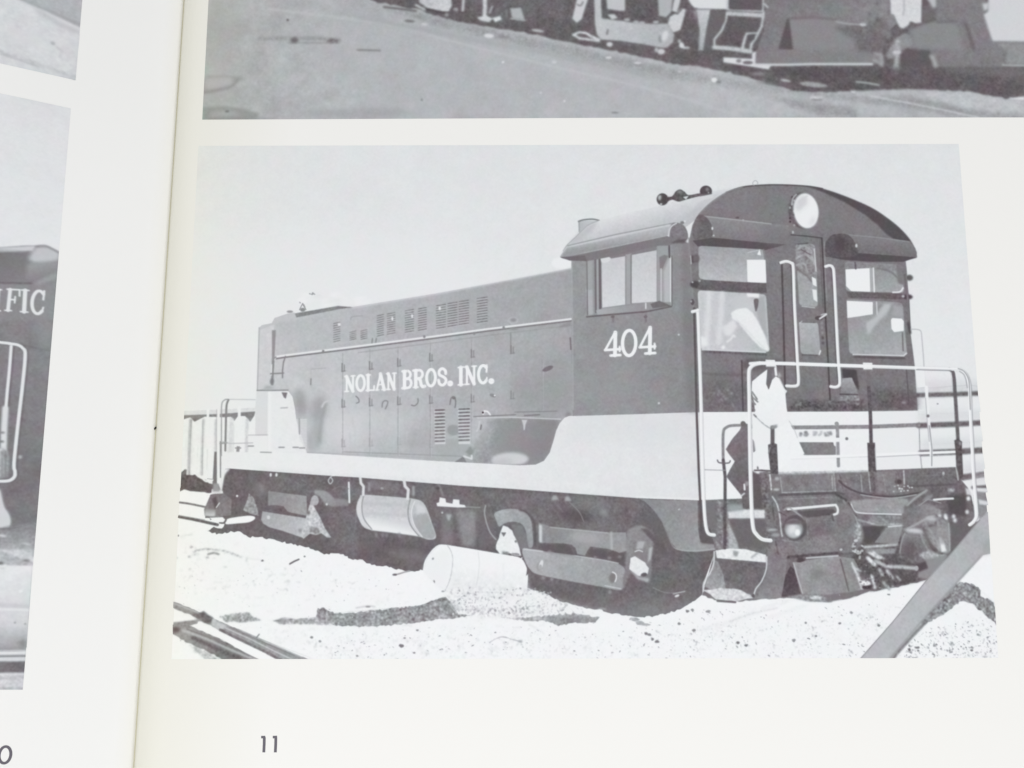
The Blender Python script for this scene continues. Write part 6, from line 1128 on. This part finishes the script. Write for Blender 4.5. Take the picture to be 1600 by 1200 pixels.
me = bpy.data.meshes.new('stitch_hole'); bm.to_mesh(me); bm.free(); link_mesh('stitch_hole', me, HOLE, book, 'small dark stitch hole in the fold')

def flat_piece(bm, P, side, lift, curved):
    f = bm.faces.new([bm.verts.new((u, v, lift)) for u, v in P])
    return f
def finish_piece(bm, name, cv, side, mat, parent, label):
    if side == 'left':
        us = [v.co.x for v in bm.verts]
        for c in np.arange(math.floor(min(us)), max(us), 1.0):
            bmesh.ops.bisect_plane(bm, geom=bm.verts[:] + bm.edges[:] + bm.faces[:], plane_co=(c, 0, 0), plane_no=(1, 0, 0))
    bmesh.ops.triangulate(bm, faces=bm.faces[:])
    uvl = bm.loops.layers.uv.new('print')
    for f in bm.faces:
        for l in f.loops:
            u, v = l.vert.co.x, l.vert.co.y
            if cv: l[uvl].uv = ((u - cv.u0) / (cv.u1 - cv.u0), (v - cv.v0) / (cv.v1 - cv.v0))
    for vt in bm.verts:
        u, v, w = vt.co
        vt.co = Vector((((gut(v) - u - .04) if side == 'left' else u), v, (float(z_left(u)) if side == 'left' else float(z_right(u, v))) + w)) * MM
    bm.normal_update()
    for f in bm.faces:
        if f.normal.z < 0: f.normal_flip()
        f.smooth = side == 'left'
    me = bpy.data.meshes.new(name); bm.to_mesh(me); bm.free()
    return link_mesh(name, me, mat, parent, label)
def page_pts(cv_fn, pts):
    a = np.array(pts, float); u, v = cv_fn(a[:, 0], a[:, 1]); return list(zip(u.tolist(), v.tolist()))
def clip_rect(pts, cv):
    return [(min(max(u, cv.u0 + .5), cv.u1 - .5), min(max(v, cv.v0 + .5), cv.v1 - .5)) for u, v in pts]
def ribbon(P, w):
    out = []; P = [np.array(p) for p in P]; n = len(P); closed = np.hypot(*(P[0] - P[-1])) < 1e-6
    Lf, Rt = [], []
    for i in range(n):
        a = P[i - 1] if i else (P[-2] if closed else None); b = P[i + 1] if i < n - 1 else (P[1] if closed else None)
        d1 = (P[i] - a) if a is not None else (b - P[i]); d2 = (b - P[i]) if b is not None else (P[i] - a)
        d1 = d1 / max(1e-9, np.hypot(*d1)); d2 = d2 / max(1e-9, np.hypot(*d2)); t = d1 + d2; L_ = np.hypot(*t)
        t = t / L_ if L_ > 1e-3 else d1
        nrm = np.array([-t[1], t[0]]); k = 1 / max(.45, abs(nrm @ np.array([-d1[1], d1[0]])))
        Lf.append(P[i] + nrm * w / 2 * k); Rt.append(P[i] - nrm * w / 2 * k)
    return Lf, Rt

SIDE = {'main': 'right', 'upper': 'right', 'left_top': 'left', 'left_low': 'left'}
FN = {'right': to_right, 'left': to_left}
OUT = {'main': MAIN, 'upper': UP, 'left_top': LT, 'left_low': LL}
LBL = {'main': 'large printed photograph of a diesel switcher numbered 404', 'upper': 'printed photograph of a plough-fitted locomotive, cropped by the top of the frame',
       'left_top': 'upper printed photograph on the left page', 'left_low': 'lower printed photograph on the left page showing lettering IFIC'}
BASE = .012
for key in ('main', 'upper', 'left_top', 'left_low'):
    cv, side = CV[key], SIDE[key]
    bm = bmesh.new(); flat_piece(bm, OUT[key] if side == 'left' else page_pts(FN[side], OUT[key]), side, .04 if side == 'left' else BASE, True)
    ph = finish_piece(bm, 'printed_photograph', cv, side, PM[key], book, LBL[key])
    lift = .04 if side == 'left' else BASE
    for name, shapes, label in PARTS.get(key, []):
        lift += .0005 if side == 'right' else .010
        bm = bmesh.new()
        for pts, w in shapes:
            if w is None:
                Q = clip_rect(page_pts(FN[side], pts), cv)
                R_ = [Q[0]]
                for p in Q[1:]:
                    if math.hypot(p[0] - R_[-1][0], p[1] - R_[-1][1]) > .02: R_.append(p)
                if math.hypot(R_[0][0] - R_[-1][0], R_[0][1] - R_[-1][1]) < .02: R_.pop()
                bm.faces.new([bm.verts.new((u, v, lift)) for u, v in R_])
            else:
                lift += .0001
                Q = clip_rect(page_pts(FN[side], pts), cv)
                A, B = ribbon(Q, w / 7.8)
                va = [bm.verts.new((*p, lift + .00003 * i)) for i, p in enumerate(A)]; vb = [bm.verts.new((*p, lift + .00003 * i)) for i, p in enumerate(B)]; lift += .00003 * len(A)
                for i in range(len(va) - 1): bm.faces.new((va[i], va[i + 1], vb[i + 1], vb[i]))
        finish_piece(bm, name, cv, side, PM[key], ph, label)

def printed_number(strokes, side, label):
    bm = bmesh.new(); lift = .04 if side == 'left' else .012
    for pts, w in strokes:
        lift += .001
        A, B = ribbon(page_pts(FN[side], pts), w / 7.8)
        va = [bm.verts.new((*p, lift)) for p in A]; vb = [bm.verts.new((*p, lift)) for p in B]
        for i in range(len(va) - 1): bm.faces.new((va[i], va[i + 1], vb[i + 1], vb[i]))
    finish_piece(bm, 'page_number', None, side, INK, book, label)
printed_number([([(408, 1151.8), (414.6, 1151.6)], 3.6), ([(413, 1152), (412.8, 1163), (412.2, 1175.6)], 4.2), ([(426.2, 1151.8), (433, 1151.4)], 3.6), ([(431, 1152), (430.8, 1163), (430.2, 1175.6)], 4.2)], 'right', 'printed page number 11')
printed_number([(ell_pts(8.2, 1179.5, 9, 13.2, 12, 32) + [ell_pts(8.2, 1179.5, 9, 13.2, 12, 32)[0]], 3.6), ([(-13, 1166), (-15, 1193)], 4)], 'left', 'printed page number ending in 0')

for o in list(COL.objects):
    if o.parent is book: o.location = OFF

# ------------------------------------------------------------------ the surface the book lies on
TBL, tb = new_mat('table_top', (.42, .40, .37), .6, .3)
nt = TBL.node_tree; n = nt.nodes.new('ShaderNodeTexNoise'); n.inputs['Scale'].default_value = 9; n.inputs['Detail'].default_value = 6
cr = nt.nodes.new('ShaderNodeValToRGB'); cr.color_ramp.elements[0].color = (.34, .32, .29, 1); cr.color_ramp.elements[1].color = (.48, .46, .43, 1)
nt.links.new(n.outputs['Fac'], cr.inputs[0]); nt.links.new(cr.outputs[0], tb.inputs['Base Color'])
me = bpy.data.meshes.new('tabletop'); s_ = .9
me.from_pydata([(-s_, -s_, -.0092), (s_, -s_, -.0092), (s_, s_, -.0092), (-s_, s_, -.0092)], [], [(0, 1, 2, 3)]); me.update()
t_ = link_mesh('tabletop', me, TBL); t_['kind'] = 'structure'; t_['label'] = 'plain grey table surface under the book'
